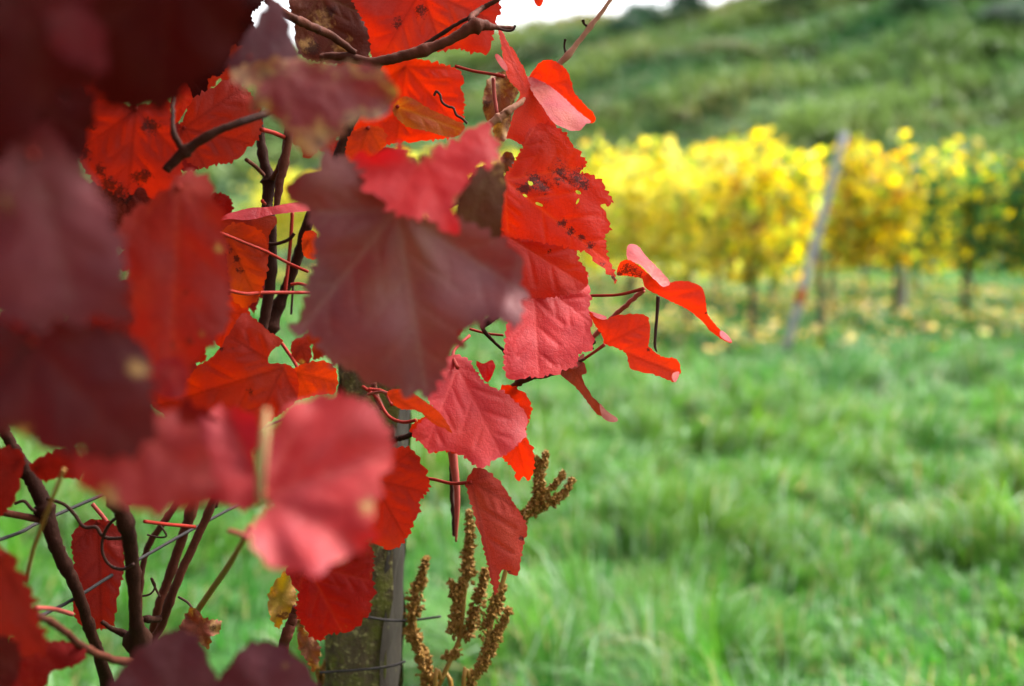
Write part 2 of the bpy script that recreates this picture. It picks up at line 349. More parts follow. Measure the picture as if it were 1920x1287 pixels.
# ------------------------------------------------------------------ vine leaf outline in leaf units (stalk at the origin, tip at y = 1)
HALF = [(0, 1.0), (0.10, 0.86), (0.22, 0.74), (0.29, 0.60), (0.45, 0.68), (0.62, 0.70), (0.72, 0.60), (0.66, 0.46), (0.60, 0.30), (0.72, 0.16), (0.76, -0.02), (0.68, -0.20), (0.50, -0.31), (0.30, -0.31), (0.12, -0.18), (0.02, 0.0)]
FULL = np.array(HALF + [(-x, y) for x, y in HALF[-2:0:-1]]) - np.array([0, 0.3])
def leaf_cloud(n, pos, size, face, col, seed, idx=None):
    """n lobed leaves as bent fans; pos (n,3), face (n,3) the way each leaf looks, col (n,3)"""
    r = np.random.default_rng(seed)
    sel = FULL if idx is None else FULL[idx]
    k = len(sel); nrm = face / (np.linalg.norm(face, axis=1)[:, None] + 1e-9)
    down = np.array([0, 0, -1.0]) + r.normal(0, 0.45, (n, 3)); down -= nrm * np.sum(down * nrm, 1)[:, None]; down /= np.linalg.norm(down, axis=1)[:, None] + 1e-9
    side = np.cross(nrm, down)
    bend = r.uniform(-0.1, 0.6, n); fold = r.uniform(-0.35, 0.35, n)
    X, Yl = sel[:, 0], sel[:, 1]
    off = bend[:, None] * (-(Yl ** 2)) * 0.7 + fold[:, None] * np.abs(X)[None]
    V = pos[:, None, :] + size[:, None, None] * (X[None, :, None] * side[:, None, :] + Yl[None, :, None] * down[:, None, :] + off[:, :, None] * nrm[:, None, :])
    V = np.concatenate([V, pos[:, None, :]], 1)
    f = np.array([(k, i, (i + 1) % k) for i in range(k)])
    T = (np.arange(n)[:, None, None] * (k + 1) + f[None]).reshape(-1, 3)
    return V.reshape(-1, 3), T, np.repeat(col, k + 1, 0)
COARSE = [0, 2, 3, 5, 8, 10, 12, 14, 15, 16, 18, 20, 22, 25, 27, 28]

# ------------------------------------------------------------------ background vineyard
PAL = {'gold': [((0.62, 0.51, 0.06), 5), ((0.66, 0.58, 0.13), 4), ((0.40, 0.46, 0.07), 4), ((0.46, 0.28, 0.03), 0.5), ((0.16, 0.24, 0.04), 1.2)],
       'amber': [((0.62, 0.48, 0.045), 5), ((0.56, 0.34, 0.03), 1.6), ((0.40, 0.46, 0.06), 3), ((0.26, 0.12, 0.03), 0.6), ((0.12, 0.20, 0.035), 1.8)],
       'green': [((0.045, 0.13, 0.03), 5), ((0.12, 0.22, 0.04), 3), ((0.52, 0.42, 0.04), 3), ((0.025, 0.07, 0.02), 2)]}
def crown_mesh(pal, seed, n=760):
    r = np.random.default_rng(seed)
    ns = 17; sx = np.sort(r.uniform(-0.72, 0.72, ns)); sh_ = r.uniform(0.75, 1.42, ns); slx = r.normal(0, 0.16, ns); sly = r.normal(0, 0.13, ns)
    k = r.integers(0, ns, n); t = r.beta(1.0, 1.0, n)
    x = sx[k] + slx[k] * t + r.normal(0, 0.075, n); z = 0.84 + sh_[k] * t + r.normal(0, 0.05, n); y = sly[k] * t + r.normal(0, 0.14, n)
    hang = r.uniform(0, 1, n) < 0.15; z[hang] = r.uniform(0.58, 0.95, hang.sum())
    pos = np.stack([x, y, z], 1)
    face = np.stack([r.normal(0, 0.5, n), np.sign(y) * np.abs(r.normal(0.6, 0.4, n)), r.normal(0.25, 0.4, n)], 1)
    cols = np.array([c for c, _ in PAL[pal]]); wt = np.array([q for _, q in PAL[pal]]); wt = wt / wt.sum()
    col = cols[r.choice(len(cols), n, p=wt)] * r.uniform(0.8, 1.15, (n, 1))
    V, T, C = leaf_cloud(n, pos, r.uniform(0.055, 0.098, n), face, col, seed + 5, COARSE)
    return tri_mesh('crown', V, T, C, smooth=False)
crowns = {p: [crown_mesh(p, 100 + 13 * i + len(p)) for i in range(k)] for p, k in (('gold', 4), ('amber', 3), ('green', 2))}
def vine_wood(seed):
    r = random.Random(seed); b = (0, 0, 0)
    pts = [(0, 0, -0.05)]
    x = y = 0.0
    for k in range(1, 6):
        x += r.uniform(-0.05, 0.05); y += r.uniform(-0.03, 0.03); pts.append((x, y, 0.15 * k))
    t = tube('trunk', pts, [0.045, 0.034, 0.032, 0.031, 0.034, 0.03], M['vinetrunk'], None, 8, 3, 0.12, seed=seed)
    tm = t.data; bpy.data.objects.remove(t)
    c = tube('cordon', [(-0.6, y, 0.86), (-0.25, y + .02, 0.84), (x, y, 0.76), (0.3, y - .02, 0.85), (0.6, y, 0.88)], [0.009, 0.014, 0.022, 0.014, 0.009], M['vinetrunk'], None, 7, 3, 0.1, seed=seed)
    cm = c.data; bpy.data.objects.remove(c)
    sh = []
    for k in range(5):
        x0 = -0.5 + 0.25 * k; s = tube('shoot', [(x0, y, 0.86), (x0 + r.uniform(-.06, .06), y + r.uniform(-.05, .05), 1.3), (x0 + r.uniform(-.12, .12), y + r.uniform(-.08, .08), 1.95)], [0.006, 0.005, 0.002], M['cane'], None, 5, 3)
        sh.append(s.data); bpy.data.objects.remove(s)
    return tm, cm, sh
woods = [vine_wood(s) for s in (1, 2, 3, 4)]
ORD = ['first', 'second', 'third', 'fourth', 'fifth', 'sixth', 'seventh', 'eighth', 'ninth', 'tenth', 'eleventh', 'twelfth', 'thirteenth', 'fourteenth', 'fifteenth', 'sixteenth']
DIR = Vector((-1.7, 2.9, 0)).normalized(); ROWA = math.atan2(DIR.y, DIR.x)
def bg_vine(loc, kind, k, label, group):
    e = empty('grapevine', loc); e.rotation_euler.z = ROWA + (math.pi if k % 2 else 0) + random.uniform(-0.06, 0.06)
    s = random.uniform(0.93, 1.05); e.scale = (1, 1, s)
    tag(e, label, 'grapevine', group)
    tm, cm, sh = woods[k % 4]
    def ch(name, me, mat):
        o = bpy.data.objects.new(name, me); COL.objects.link(o); o.parent = e
        if not me.materials: me.materials.append(mat)
    ch('trunk', tm, M['vinetrunk']); ch('cordon', cm, M['vinetrunk'])
    for m_ in sh: ch('shoot', m_, M['cane'])
    ch('crown', crowns[kind][k % len(crowns[kind])], M['vineleaf'])
start1 = Vector((2.93, 10.75, 0)); start2 = Vector((6.15, 11.4, 0)); start3 = Vector((9.6, 12.2, 0))
for k in range(15):
    kind = 'gold' if k else 'amber'
    bg_vine(start1 + DIR * (0.95 + 1.08 * k), kind, k, f'yellow-leaved grapevine, {ORD[k]} behind the leaning grey post in its row', 'yellow vines of the row with the leaning post')
seq2 = ['amber', 'green', 'green', 'amber', 'amber', 'amber', 'gold', 'amber', 'gold', 'gold']
for k in range(10):
    what = 'green and yellow' if seq2[k] == 'green' else ('golden' if seq2[k] == 'gold' else 'amber-yellow')
    bg_vine(start2 + DIR * (1.08 * k - 0.35), seq2[k], k + 1, f'{what} grapevine, {ORD[k]} from the near end of the right-hand row', 'vines of the right-hand row')
for k in range(8):
    bg_vine(start3 + DIR * (1.08 * k), 'amber' if k % 3 else 'green', k + 2, f'yellowish grapevine, {ORD[k]} from the near end of the rearmost row', 'vines of the rearmost row')

def stake(name, base, top, r0, mat, label, group=None, band=False):
    e = empty(name, base); tag(e, label, 'post', group)
    b, t = Vector(base), Vector(top)
    tube('shaft', [b - (t - b) * 0.04, b.lerp(t, 0.33), b.lerp(t, 0.66), t], [r0, r0 * 0.98, r0 * 0.96, r0 * 0.93], mat, e, 10, 3, 0.03)
    if band: tube('band', [b.lerp(t, 0.215), b.lerp(t, 0.25), b.lerp(t, 0.285)], r0 * 1.13, M['rust'], e, 10, 2)
    n = (t - b).normalized()
    tube('cap', [t - n * 0.01, t + n * 0.012], [r0 * 0.98, r0 * 0.8], mat, e, 10, 2)
stake('leaning_post', P(1475, 655, 10.7), P(1583, 250, 10.55), 0.041, M['greystake'], 'pale grey end post leaning to one side in front of yellow vines', 'posts among the vines', True)
stake('upright_post', (2.95, 10.72, 0), (2.86, 10.74, 1.15), 0.030, M['vinetrunk'], 'short dark brown stake close beside the leaning post', 'posts among the vines')
stake('upright_post', (4.86, 14.15, 0), (4.96, 14.15, 2.0), 0.045, M['greystake'], 'upright pale stake under amber vines in the right-hand row', 'posts among the vines')

# fallen leaves
n = 4200; r = np.random.default_rng(51)
s = r.uniform(-0.5, 15, n); row = r.integers(0, 3, n); st = np.array([start1[:], start2[:], start3[:]])[row]
pos = st + s[:, None] * np.array(DIR[:])[None] + np.stack([r.normal(0, 0.75, n) - 0.25, r.normal(0, 0.6, n), 0 * s], 1)
pos[:, 2] = meadow_z(pos[:, 0], pos[:, 1]) + r.uniform(0.05, 0.20, n)
pc = np.array([(0.62, 0.44, 0.05), (0.55, 0.33, 0.05), (0.30, 0.16, 0.05), (0.66, 0.52, 0.12)])[r.integers(0, 4, n)]
V, T, C = leaf_cloud(n, pos, r.uniform(0.035, 0.065, n), np.stack([r.normal(0, 0.4, n), r.normal(0, 0.4, n), np.ones(n)], 1), pc, 52, COARSE)
n2 = 14; d2 = r.uniform(2.4, 10, n2); a2 = r.uniform(-.45, .5, n2); p2_ = np.stack([d2 * np.sin(a2), d2 * np.cos(a2), r.uniform(.0, .07, n2)], 1)
V2_, T2_, C2_ = leaf_cloud(n2, p2_, r.uniform(.03, .055, n2), np.stack([r.normal(0, .5, n2), r.normal(-.3, .4, n2), np.ones(n2)], 1), np.array([(0.22, 0.12, 0.04), (0.24, 0.08, 0.03), (0.3, 0.22, 0.06)])[r.integers(0, 3, n2)], 53, COARSE)
V, T, C = merge([(V, T, C), (V2_, T2_, C2_)])
o = link('fallen_leaves', tri_mesh('fallen_leaves', V, T, C, False), M['fallen']); tag(o, 'yellow fallen leaves scattered in grass beneath the vines', 'leaves', kind='stuff')

# hillside shrubs
def shrub(px, py, wpx, hpx, depth, col, label, seed):
    base = P(px, py, depth); base.z = float(hill_z(np.array(base.x), np.array(base.y))) - 0.1
    e = empty('shrub', base); tag(e, label, 'shrub', 'shrubs on the hillside')
    wm, hm = wpx * depth / F / 2, hpx * depth / F; r = np.random.default_rng(seed)
    for k in range(4):
        a = r.uniform(0, 6.28); q = Vector((math.cos(a), math.sin(a), 0)) * wm * 0.5
        tube('stem', [base, base + q * 0.5 + Vector((0, 0, hm * 0.4)), base + q + Vector((0, 0, hm * 0.75))], [0.05, 0.035, 0.015], M['vinetrunk'], e, 6, 3, 0.1)
    n = 1300; cl = r.integers(0, 14, n); cc = r.normal(0, 1, (14, 3)); cc /= np.linalg.norm(cc, axis=1)[:, None]; cc *= r.uniform(0.3, 0.9, (14, 1))
    p = cc[cl] + r.normal(0, 0.26, (n, 3)); face = p + r.normal(0, 0.5, (n, 3)); face[:, 2] += 0.5
    p = p * np.array([wm, wm * 0.8, hm * 0.5]) + np.array(base[:]) + np.array([0, 0, hm * 0.55])
    c = np.array(col)[None] * r.uniform(0.6, 1.4, (n, 1)) * r.uniform(0.8, 1.2, (14, 1))[cl]
    V, T, C = leaf_cloud(n, p, r.uniform(0.07, 0.15, n), face, c, seed, COARSE)
    link('crown', tri_mesh('crown', V, T, C, False), M['scrub'], e)
DG, OG, YG = (0.022, 0.060, 0.028), (0.10, 0.12, 0.035), (0.19, 0.17, 0.04)
for a in [(1290, 95, 120, 95, 58, DG, 'dark round shrub on the skyline of the hill', 1), (1215, 150, 120, 60, 56, DG, 'dark shrub on the upper slope below the skyline shrub', 2),
          (1165, 175, 90, 50, 54, DG, 'small dark shrub on the slope above the yellow vines', 3), (1110, 70, 130, 35, 62, YG, 'yellowish scrubby shrub on the skyline near the pale twig', 4),
          (1200, 50, 120, 30, 62, YG, 'yellowish shrub on the skyline beside the dark round shrub', 5), (1400, 30, 120, 40, 62, OG, 'olive shrub on the skyline to the right of the dark shrub', 6),
          (1620, 80, 170, 90, 58, (0.03, 0.085, 0.03), 'deep green shrub high on the right of the hillside', 7), (1850, 110, 180, 110, 55, DG, 'large dark shrub at the top right corner of the hillside', 8),
          (1730, 160, 150, 70, 52, (0.035, 0.09, 0.035), 'green bush on the right-hand slope below the dark shrubs', 9), (1480, 120, 150, 60, 56, (0.045, 0.10, 0.035), 'mid green bush in the middle of the hillside', 10),
          (1880, 240, 130, 70, 47, DG, 'dark bush low on the slope above the right-hand row', 11), (1350, 210, 110, 40, 48, OG, 'low olive bush on the slope above the leaning post', 12)]:
    shrub(*a)

# ------------------------------------------------------------------ the red grapevine: leaves
VINE = empty('red_grapevine', (-0.30, 1.02, 0.0)); tag(VINE, 'grapevine with red and purple autumn leaves, close up on the left', 'grapevine')
TINT = {'red': (0.44, 0.015, 0.003), 'orange': (0.40, 0.026, 0.003), 'pink': (0.42, 0.019, 0.020), 'crimson': (0.16, 0.007, 0.005), 'brick': (0.22, 0.014, 0.005),
        'purple': (0.085, 0.019, 0.023), 'plum': (0.095, 0.014, 0.016), 'dark': (0.034, 0.004, 0.004), 'brown': (0.11, 0.042, 0.018), 'yellow': (0.22, 0.12, 0.02), 'sheen_pink': (0.44, 0.085, 0.085)}  # last tint: red of upturned lobes with the sky's sheen painted in
THRU = {'purple': 0.07, 'plum': 0.12, 'dark': 0.05, 'brown': 0.12, 'crimson': 0.22, 'brick': 0.25, 'yellow': 0.2, 'pink': 0.3}
CANES = []          # polylines of wood in world space, for the leaf stalks
def poly(s): return [tuple(float(v) for v in q.split(',')) for q in s.split()]
def in_poly(px, py, poly_):
    x, y = poly_[:, 0], poly_[:, 1]; ins = np.zeros(len(px), bool); j = len(x) - 1
    for i in range(len(x)):
        c = ((y[i] > py) != (y[j] > py)) & (px < (x[j] - x[i]) * (py - y[i]) / (y[j] - y[i] + 1e-12) + x[i]); ins ^= c; j = i
    return ins
LEAFN = [0]
def blade_arrays(outline, d, gx, gy, junction, tip, cup, wave, teeth, holes, spots, dry, drypts, bulge, step_mm, seed, curl, fold):
    s = d / F; O = np.array(outline)
    if np.sum(O[:, 0] * np.roll(O[:, 1], -1) - np.roll(O[:, 0], -1) * O[:, 1]) < 0: O = O[::-1]
    rs = np.random.default_rng(seed)
    C = catmull(list(O), 10, True)
    # even resampling, then teeth
    seg = np.linalg.norm(np.roll(C, -1, 0) - C, axis=1); cum = np.concatenate([[0], np.cumsum(seg)]); tot = cum[-1]
    stp = (1.1 if teeth > 0 else 2.0) * 1e-3 / s * max(1, step_mm / 2.2); nb = max(24, int(tot / stp)); tt = np.linspace(0, tot, nb, endpoint=False)
    Cc = np.vstack([C, C[:1]]); B = np.stack([np.interp(tt, cum, Cc[:, 0]), np.interp(tt, cum, Cc[:, 1])], 1)
    tg = np.roll(B, -1, 0) - np.roll(B, 1, 0); nr = np.stack([tg[:, 1], -tg[:, 0]], 1); nr /= np.linalg.norm(nr, axis=1)[:, None] + 1e-9
    if teeth > 0:
        near = d < .62; per = (8.5e-3 if near else 5.2e-3) / s; phase = tt / per + 0.9 * np.sin(tt / per * 0.37 + seed) + 0.5 * np.sin(tt / per * 0.83 + seed * 2)
        f = phase - np.floor(phase); big = 0.6 + 0.5 * np.sin(np.floor(phase) * 2.3 + seed)
        tw = np.where(f < 0.7, f / 0.7, (1 - f) / 0.3)
        B = B + nr * ((tw - 0.45) * big * teeth * (5.5e-3 if near else 3.0e-3) / s)[:, None]
    lo, hi = B.min(0), B.max(0); g = step_mm * 1e-3 / s
    gxs, gys = np.meshgrid(np.arange(lo[0], hi[0], g), np.arange(lo[1], hi[1], g * 0.87)); gxs[1::2] += g / 2
    G = np.stack([gxs.ravel(), gys.ravel()], 1) + rs.normal(0, g * 0.08, (gxs.size, 2))
    G = G[in_poly(G[:, 0], G[:, 1], B)]
    if len(G):
        dd = np.sqrt(((G[:, None, :] - B[None, ::2]) ** 2).sum(2)).min(1); G = G[dd > g * 0.45]
    HP = []; edges = [(i, (i + 1) % nb) for i in range(nb)]; pts = list(B); k = nb
    for hx, hy, ra, rb, rot in holes:
        hp = []
        for q in range(9):
            a = q * 2 * math.pi / 9; ca, sa = ra * math.cos(a) * rs.uniform(.75, 1.2), rb * math.sin(a) * rs.uniform(.75, 1.2)
            hp.append((hx + ca * math.cos(rot) - sa * math.sin(rot), hy + ca * math.sin(rot) + sa * math.cos(rot)))
        ha = np.array(hp); G = G[~in_poly(G[:, 0], G[:, 1], ha)]
        edges += [(k + q, k + (q + 1) % 9) for q in range(9)]; pts += list(ha); k += 9; HP.append(ha)
    pts = np.vstack([np.array(pts), G])
    res = delaunay_2d_cdt([Vector(p) for p in pts], edges, [], 0, 1e-4)
    V2 = np.array([(v.x, v.y) for v in res[0]]); tri = [tuple(f) for f in res[2] if len(f) == 3]
    T = np.array(tri)
    cen = V2[T].mean(1); keep = in_poly(cen[:, 0], cen[:, 1], B)
    for ha in HP: keep &= ~in_poly(cen[:, 0], cen[:, 1], ha)
    T = T[keep]
    cx, cy_ = O.mean(0); Rr = np.sqrt(((O - O.mean(0)) ** 2).sum(1)).mean() * s
    X, Y = (V2[:, 0] - cx) * s, (V2[:, 1] - cy_) * s
    rad = np.hypot(X, Y) / Rr; ang = np.arctan2(Y, X)
    J = np.array(junction if junction else (cx, cy_ - 0.4 * Rr / s)); Tp = np.array(tip if tip else B[np.argmax(((B - J) ** 2).sum(1))])
    # veins: five main ribs to the margin, side veins off them
    th0 = math.atan2(*(Tp - J)[::-1]); segs = []
    for da, wgt in ((0, 1), (R(48), 0.9), (-R(48), 0.9), (R(98), 0.8), (-R(98), 0.8)):
        u = np.array([math.cos(th0 + da), math.sin(th0 + da)]); Lm = 0
        qs = np.linspace(0.05, 3.2, 40) * Rr / s; hit = in_poly(J[0] + u[0] * qs, J[1] + u[1] * qs, B)
        if hit.any(): Lm = qs[hit].max()
        if Lm <= 0: continue
        e = J + u * Lm * 0.97; segs.append((J, e, wgt))
        for q, sd_ in [(0.22 + 0.13 * i, 1 if i % 2 else -1) for i in range(6)]:
            st_ = J + u * Lm * q; v = th0 + da + sd_ * R(46); segs.append((st_, st_ + np.array([math.cos(v), math.sin(v)]) * Lm * 0.42 * (1.05 - q * 0.7), 0.45))
    vd = np.full(len(V2), 1e9); vdm = np.full(len(V2), 1e9); vw = np.zeros(len(V2))
    for a, e, wgt in segs:
        ab = e - a; t = np.clip(((V2 - a) @ ab) / (ab @ ab + 1e-9), 0, 1); dv = np.sqrt(((V2 - a - t[:, None] * ab) ** 2).sum(1)) * s
        wid = (1.15e-3 if wgt > 0.5 else 0.7e-3) * (1.15 - 0.5 * t); vw = np.maximum(vw, wgt * np.exp(-(dv / wid) ** 2)); vd = np.minimum(vd, dv / wgt)
        if wgt > .5: vdm = np.minimum(vdm, dv)
    ed = np.sqrt(((V2[:, None, :] - B[None, ::2]) ** 2).sum(2)).min(1) * s
    D = d + gx * X + gy * Y + cup * Rr * (rad ** 2 - 0.5)
    D = D - fold * 0.012 * (1 - np.exp(-(vdm / 0.010) ** 2))
    D = D - bulge * np.minimum(vd, 0.007) * np.clip(ed / 0.006, 0.2, 1)
    D = D + wave * Rr * np.sin(ang * 3 + seed) * np.clip(rad, 0, 1.4) ** 2 * 0.5 + wave * Rr * 0.35 * np.sin(ang * 7 + seed * 1.7) * np.clip(rad, 0, 1.3) ** 3
    D = D + (0.5 * sines(seed * 7 + 1, 6, 0.022)(X, Y) + 0.16 * sines(seed * 7 + 2, 6, 0.008)(X, Y)) * 0.06 * Rr
    for ax, ay, bx, by, amt in curl:      # roll everything beyond a line away (amt > 0) or towards the camera
        u = np.array([bx - ax, by - ay], float); u /= np.linalg.norm(u); nn = np.array([-u[1], u[0]])
        q = np.clip(((V2 - np.array([ax, ay])) @ nn) * s, 0, None); D = D + amt * q * np.clip(q / 0.012, 0, 1)
    W = np.array(CAM[:])[None] + D[:, None] * (np.array(FWD[:])[None] + ((V2[:, 0] - 960) / F)[:, None] * np.array(RIGHT[:])[None] - ((V2[:, 1] - 643.5) / F)[:, None] * np.array(UP[:])[None])
    spot = np.zeros(len(V2))
    for sx, sy, sr in spots: spot = np.maximum(spot, np.exp(-(((V2[:, 0] - sx) ** 2 + (V2[:, 1] - sy) ** 2) / sr ** 2)))
    dr = dry * np.exp(-(ed / 0.006) ** 1.2) if dry > 0 else np.zeros(len(V2))
    for sx, sy, sr in drypts: dr = np.maximum(dr, np.exp(-(((V2[:, 0] - sx) ** 2 + (V2[:, 1] - sy) ** 2) / sr ** 2)))
    return W, T, vw, spot, dr, D, J
def leaf(outline, d, kind='red', side=1, gx=0.0, gy=0.0, j=None, tip=None, cup=0.06, wave=0.06, teeth=1.0, holes=(), spots=(), dry=0.0, drypts=(),
         bulge=0.12, speck=0.09, step=None, curl=(), label=None, gloss=0.12, extra=(), stalk=None, tint=None, thru=None, name='leaf', fold=.10):
    """outline: the margin as seen, d: distance, gx/gy: how fast it recedes to the right / downwards, side: 1 upper face to us, -1 underside.
    extra: further sheets of the same leaf (folded lobes): (outline, d, side, gx, gy, teeth, kind)"""
    LEAFN[0] += 1; seed = LEAFN[0]
    if d < .66: d = d * .92
    step = step or (1.5 if 0.72 < d < 0.97 else 3.4)
    Vs, Ts, at = [], [], {k: [] for k in ('vein', 'spot', 'dry', 'speck', 'gloss', 'thru')}; tints = []; k = 0; J3 = None
    for (ol, dd, sdv, gxx, gyy, tth, kd) in [(outline, d, side, gx, gy, teeth, kind)] + list(extra):
        W, T, vw, sp, dr, D, J = blade_arrays(poly(ol), dd, gxx, gyy, j, tip, cup, wave, tth, list(holes) if k == 0 else [], spots, dry, drypts, bulge, step, seed, curl if k == 0 else (), fold)
        a, b2, c = W[T[:, 0]], W[T[:, 1]], W[T[:, 2]]
        nv = np.cross(b2 - a, c - a); toward = np.einsum('ij,ij->i', nv, np.array(CAM[:])[None] - a)
        flip = (toward > 0) != (sdv > 0); T = T.copy(); T[flip] = T[flip][:, ::-1]
        if J3 is None: J3 = np.array(P(J[0], J[1], dd + (gxx * (J[0] - np.mean([p[0] for p in poly(ol)])) + gyy * (J[1] - np.mean([p[1] for p in poly(ol)]))) * dd / F)[:])
        Vs.append(W); Ts.append(T + k); k += len(W)
        for key, v in (('vein', vw), ('spot', sp), ('dry', dr), ('speck', np.full(len(W), speck)), ('gloss', np.full(len(W), gloss)), ('thru', np.full(len(W), THRU.get(kd, 0.42) if thru is None else thru))): at[key].append(v)
        tints.append(np.repeat(np.array([tint or TINT[kd]]), len(W), 0))
    me = tri_mesh(name, np.vstack(Vs), np.vstack(Ts), np.vstack(tints), True, {q: np.concatenate(v) for q, v in at.items()})
    o = link(name, me, M['leaf'], VINE)
    if label: o['label'] = label
    if stalk:
        tube('petiole', [P(*p) for p in stalk], [0.0016] + [0.0013] * (len(stalk) - 1), M['petiole'], o, 6, 5)
    elif stalk is None: PENDING.append((o, J3, np.vstack(Vs).mean(0)))
    return o
PENDING = []

# ---- wood first (so that stalks can find it)
def cane(pts, rpx, mat='cane', name='cane', nodes=(), sides=10, rough=0.04):
    w3 = [P(x, y, d) for x, y, d in pts]
    rad = [(rpx if np.isscalar(rpx) else rpx[i]) * pts[i][2] / F for i in range(len(pts))]
    o = tube(name, w3, rad, M[mat], VINE, sides, 9 if name == 'cane' else 6, rough * 0.7, nodes, seed=len(CANES))
    if name == 'cane': CANES.append([np.array(p[:]) for p in w3])
    return o
cane([(600, 108, .86), (640, 106, .86), (700, 117, .86), (752, 106, .86), (797, 94, .86), (850, 72, .86), (893, 48, .86), (930, 52, .87), (965, 53, .88)], [7, 8, 9, 10, 10, 9, 12, 5, 3.5], nodes=(6,))
cane([(893, 48, .87), (884, 33, .88), (905, 15, .9), (940, -4, .9), (985, -40, .92)], [9, 6, 5, 4, 4])
cane([(767, 104, .89), (830, 62, .89), (884, 30, .89)], [4, 3.6, 3.4], 'darkcane')
cane([(500, 0, .80), (537, 27, .81), (580, 48, .83), (620, 67, .85), (667, 100, .86)], [7, 7.5, 8, 8, 6])
cane([(805, -60, .97), (790, -5, .96), (760, 22, .95), (735, 62, .94), (715, 100, .93), (690, 160, .92), (654, 237, .92), (637, 284, .92), (610, 350, .92), (578, 417, .93), (554, 494, .94), (528, 560, .95), (508, 612, .95), (494, 667, .95)], [13, 13, 12, 11.5, 11, 11, 10, 10, 10, 10, 10, 10, 13, 8], 'darkcane', nodes=(12,))
cane([(311, 319, .70), (347, 284, .70), (400, 250, .70), (467, 224, .71), (540, 200, .74)], [8.5, 9.5, 7.5, 7, 6], 'darkcane', nodes=(1,))
cane([(343, 280, .70), (327, 254, .70), (324, 213, .71), (330, 160, .74)], [7, 5, 4, 3], 'darkcane')
cane([(484, 200, .93), (488, 247, .93), (494, 300, .93), (505, 340, .93), (501, 384, .93), (508, 417, .93), (509, 500, .93), (498, 587, .93), (480, 660, .93), (440, 800, .94), (400, 950, .95)], [7, 8, 9, 12, 10, 9.5, 10, 10, 9, 9, 9], 'darkcane', nodes=(3,))
cane([(541, 234, .90), (534, 284, .90), (521, 320, .91), (508, 338, .93)], [6, 6, 6, 6])
cane([(548, 230, .88), (536, 290, .88), (524, 345, .88), (519, 390, .88)], [7, 8, 8, 5])
cane([(0, 790, .80), (15, 822, .80), (40, 867, .80), (66, 910, .80), (86, 955, .80), (100, 1010, .80), (122, 1060, .81), (145, 1107, .82), (170, 1183, .84), (188, 1235, .86), (215, 1330, .92)], [10, 10, 12, 14, 15, 14, 12, 11, 10, 11, 13], 'darkcane', nodes=(4,))
cane([(190, 900, .74), (218, 940, .75), (238, 990, .76), (248, 1056, .78), (254, 1147, .80), (259, 1200, .82), (266, 1340, .92)], [10, 14, 14, 13, 12, 16, 20], 'darkcane', nodes=(1, 5))
cane([(340, 930, .95), (319, 962, .95), (279, 1023, .95), (265, 1081, .95), (258, 1180, .95)], [6.5, 6, 6, 5.5, 6])
cane([(372, 900, .93), (359, 958, .93), (337, 1023, .93), (312, 1096, .93), (294, 1154, .93), (280, 1260, .95)], [9, 9.5, 9, 8.5, 8.5, 10])
cane([(415, 900, .91), (392, 958, .91), (363, 1023, .91), (327, 1103, .91), (298, 1183, .92), (255, 1235, .93), (230, 1330, .95)], [7, 7.5, 8, 8, 8, 7, 8])
cane([(254, 1195, .83), (215, 1182, .83), (190, 1165, .83)], [7, 5, 4], 'darkcane')
cane([(300, 1160, .91), (285, 1162, .90), (272, 1160, .88)], [6, 6, 7], 'darkcane')
cane([(60, 1150, .62), (110, 1175, .64), (160, 1215, .67), (230, 1240, .72), (300, 1235, .78)], [6, 7, 7, 7, 6], 'cane')
cane([(915, 236, .88), (934, 222, .88), (960, 204, .88), (987, 184, .89), (1014, 154, .92), (1064, 104, .92), (1107, 50, .92), (1146, -2, .92), (1175, -50, .92)], [6.5, 7, 6, 6.5, 5.2, 5.2, 4.4, 3.8, 3.5], 'palecane', nodes=(1, 3, 5, 6))
cane([(1062, 104, .92), (1058, 88, .92), (1060, 74, .92)], [3, 2, 3], 'darkcane', 'bud', sides=6)
cane([(1106, 52, .92), (1096, 46, .92), (1093, 38, .92)], [3, 2.4, 4], 'darkcane', 'bud', sides=6)
cane([(880, 760, .92), (944, 737, .90), (974, 717, .88), (1000, 709, .87), (1034, 702, .87), (1097, 672, .87)], [6, 6, 5.5, 4, 3.4, 3], 'cane', nodes=(2,))
cane([(1090, 655, .92), (1150, 594, .90), (1180, 568, .88), (1207, 544, .87)], [4, 4.5, 4.5, 5], 'pinkstem')
cane([(1234, 556, .88), (1232, 590, .88), (1228, 645, .88), (1232, 660, .88)], [4.2, 3.4, 3, 1.2], 'tendril', 'twig', sides=6)
cane([(934, 590, .86), (914, 604, .86), (905, 616, .86), (925, 640, .87), (947, 662, .88), (965, 700, .88)], [6, 7, 4, 3, 3, 3], 'darkcane')
cane([(690, 870, .98), (737, 827, .95), (760, 820, .94), (784, 811, .93), (830, 812, .93)], [5, 5.5, 5.5, 4.5, 3], 'darkcane')
cane([(525, 1250, .9), (535, 1200, .88), (548, 1165, .88), (556, 1140, .88)], [9, 10, 10, 8], 'cane')
cane([(848, 845, .93), (852, 880, .93), (857, 920, .93), (857, 960, .93), (855, 1016, .93)], [9, 8, 6, 5, 2], 'pinkstem', 'grape_stalk')
cane([(846, 845, .94), (847, 920, .94), (851, 970, .94), (852, 1006, .94)], [3, 4, 5, 3], 'tendril', 'grape_stalk', rough=0.3)
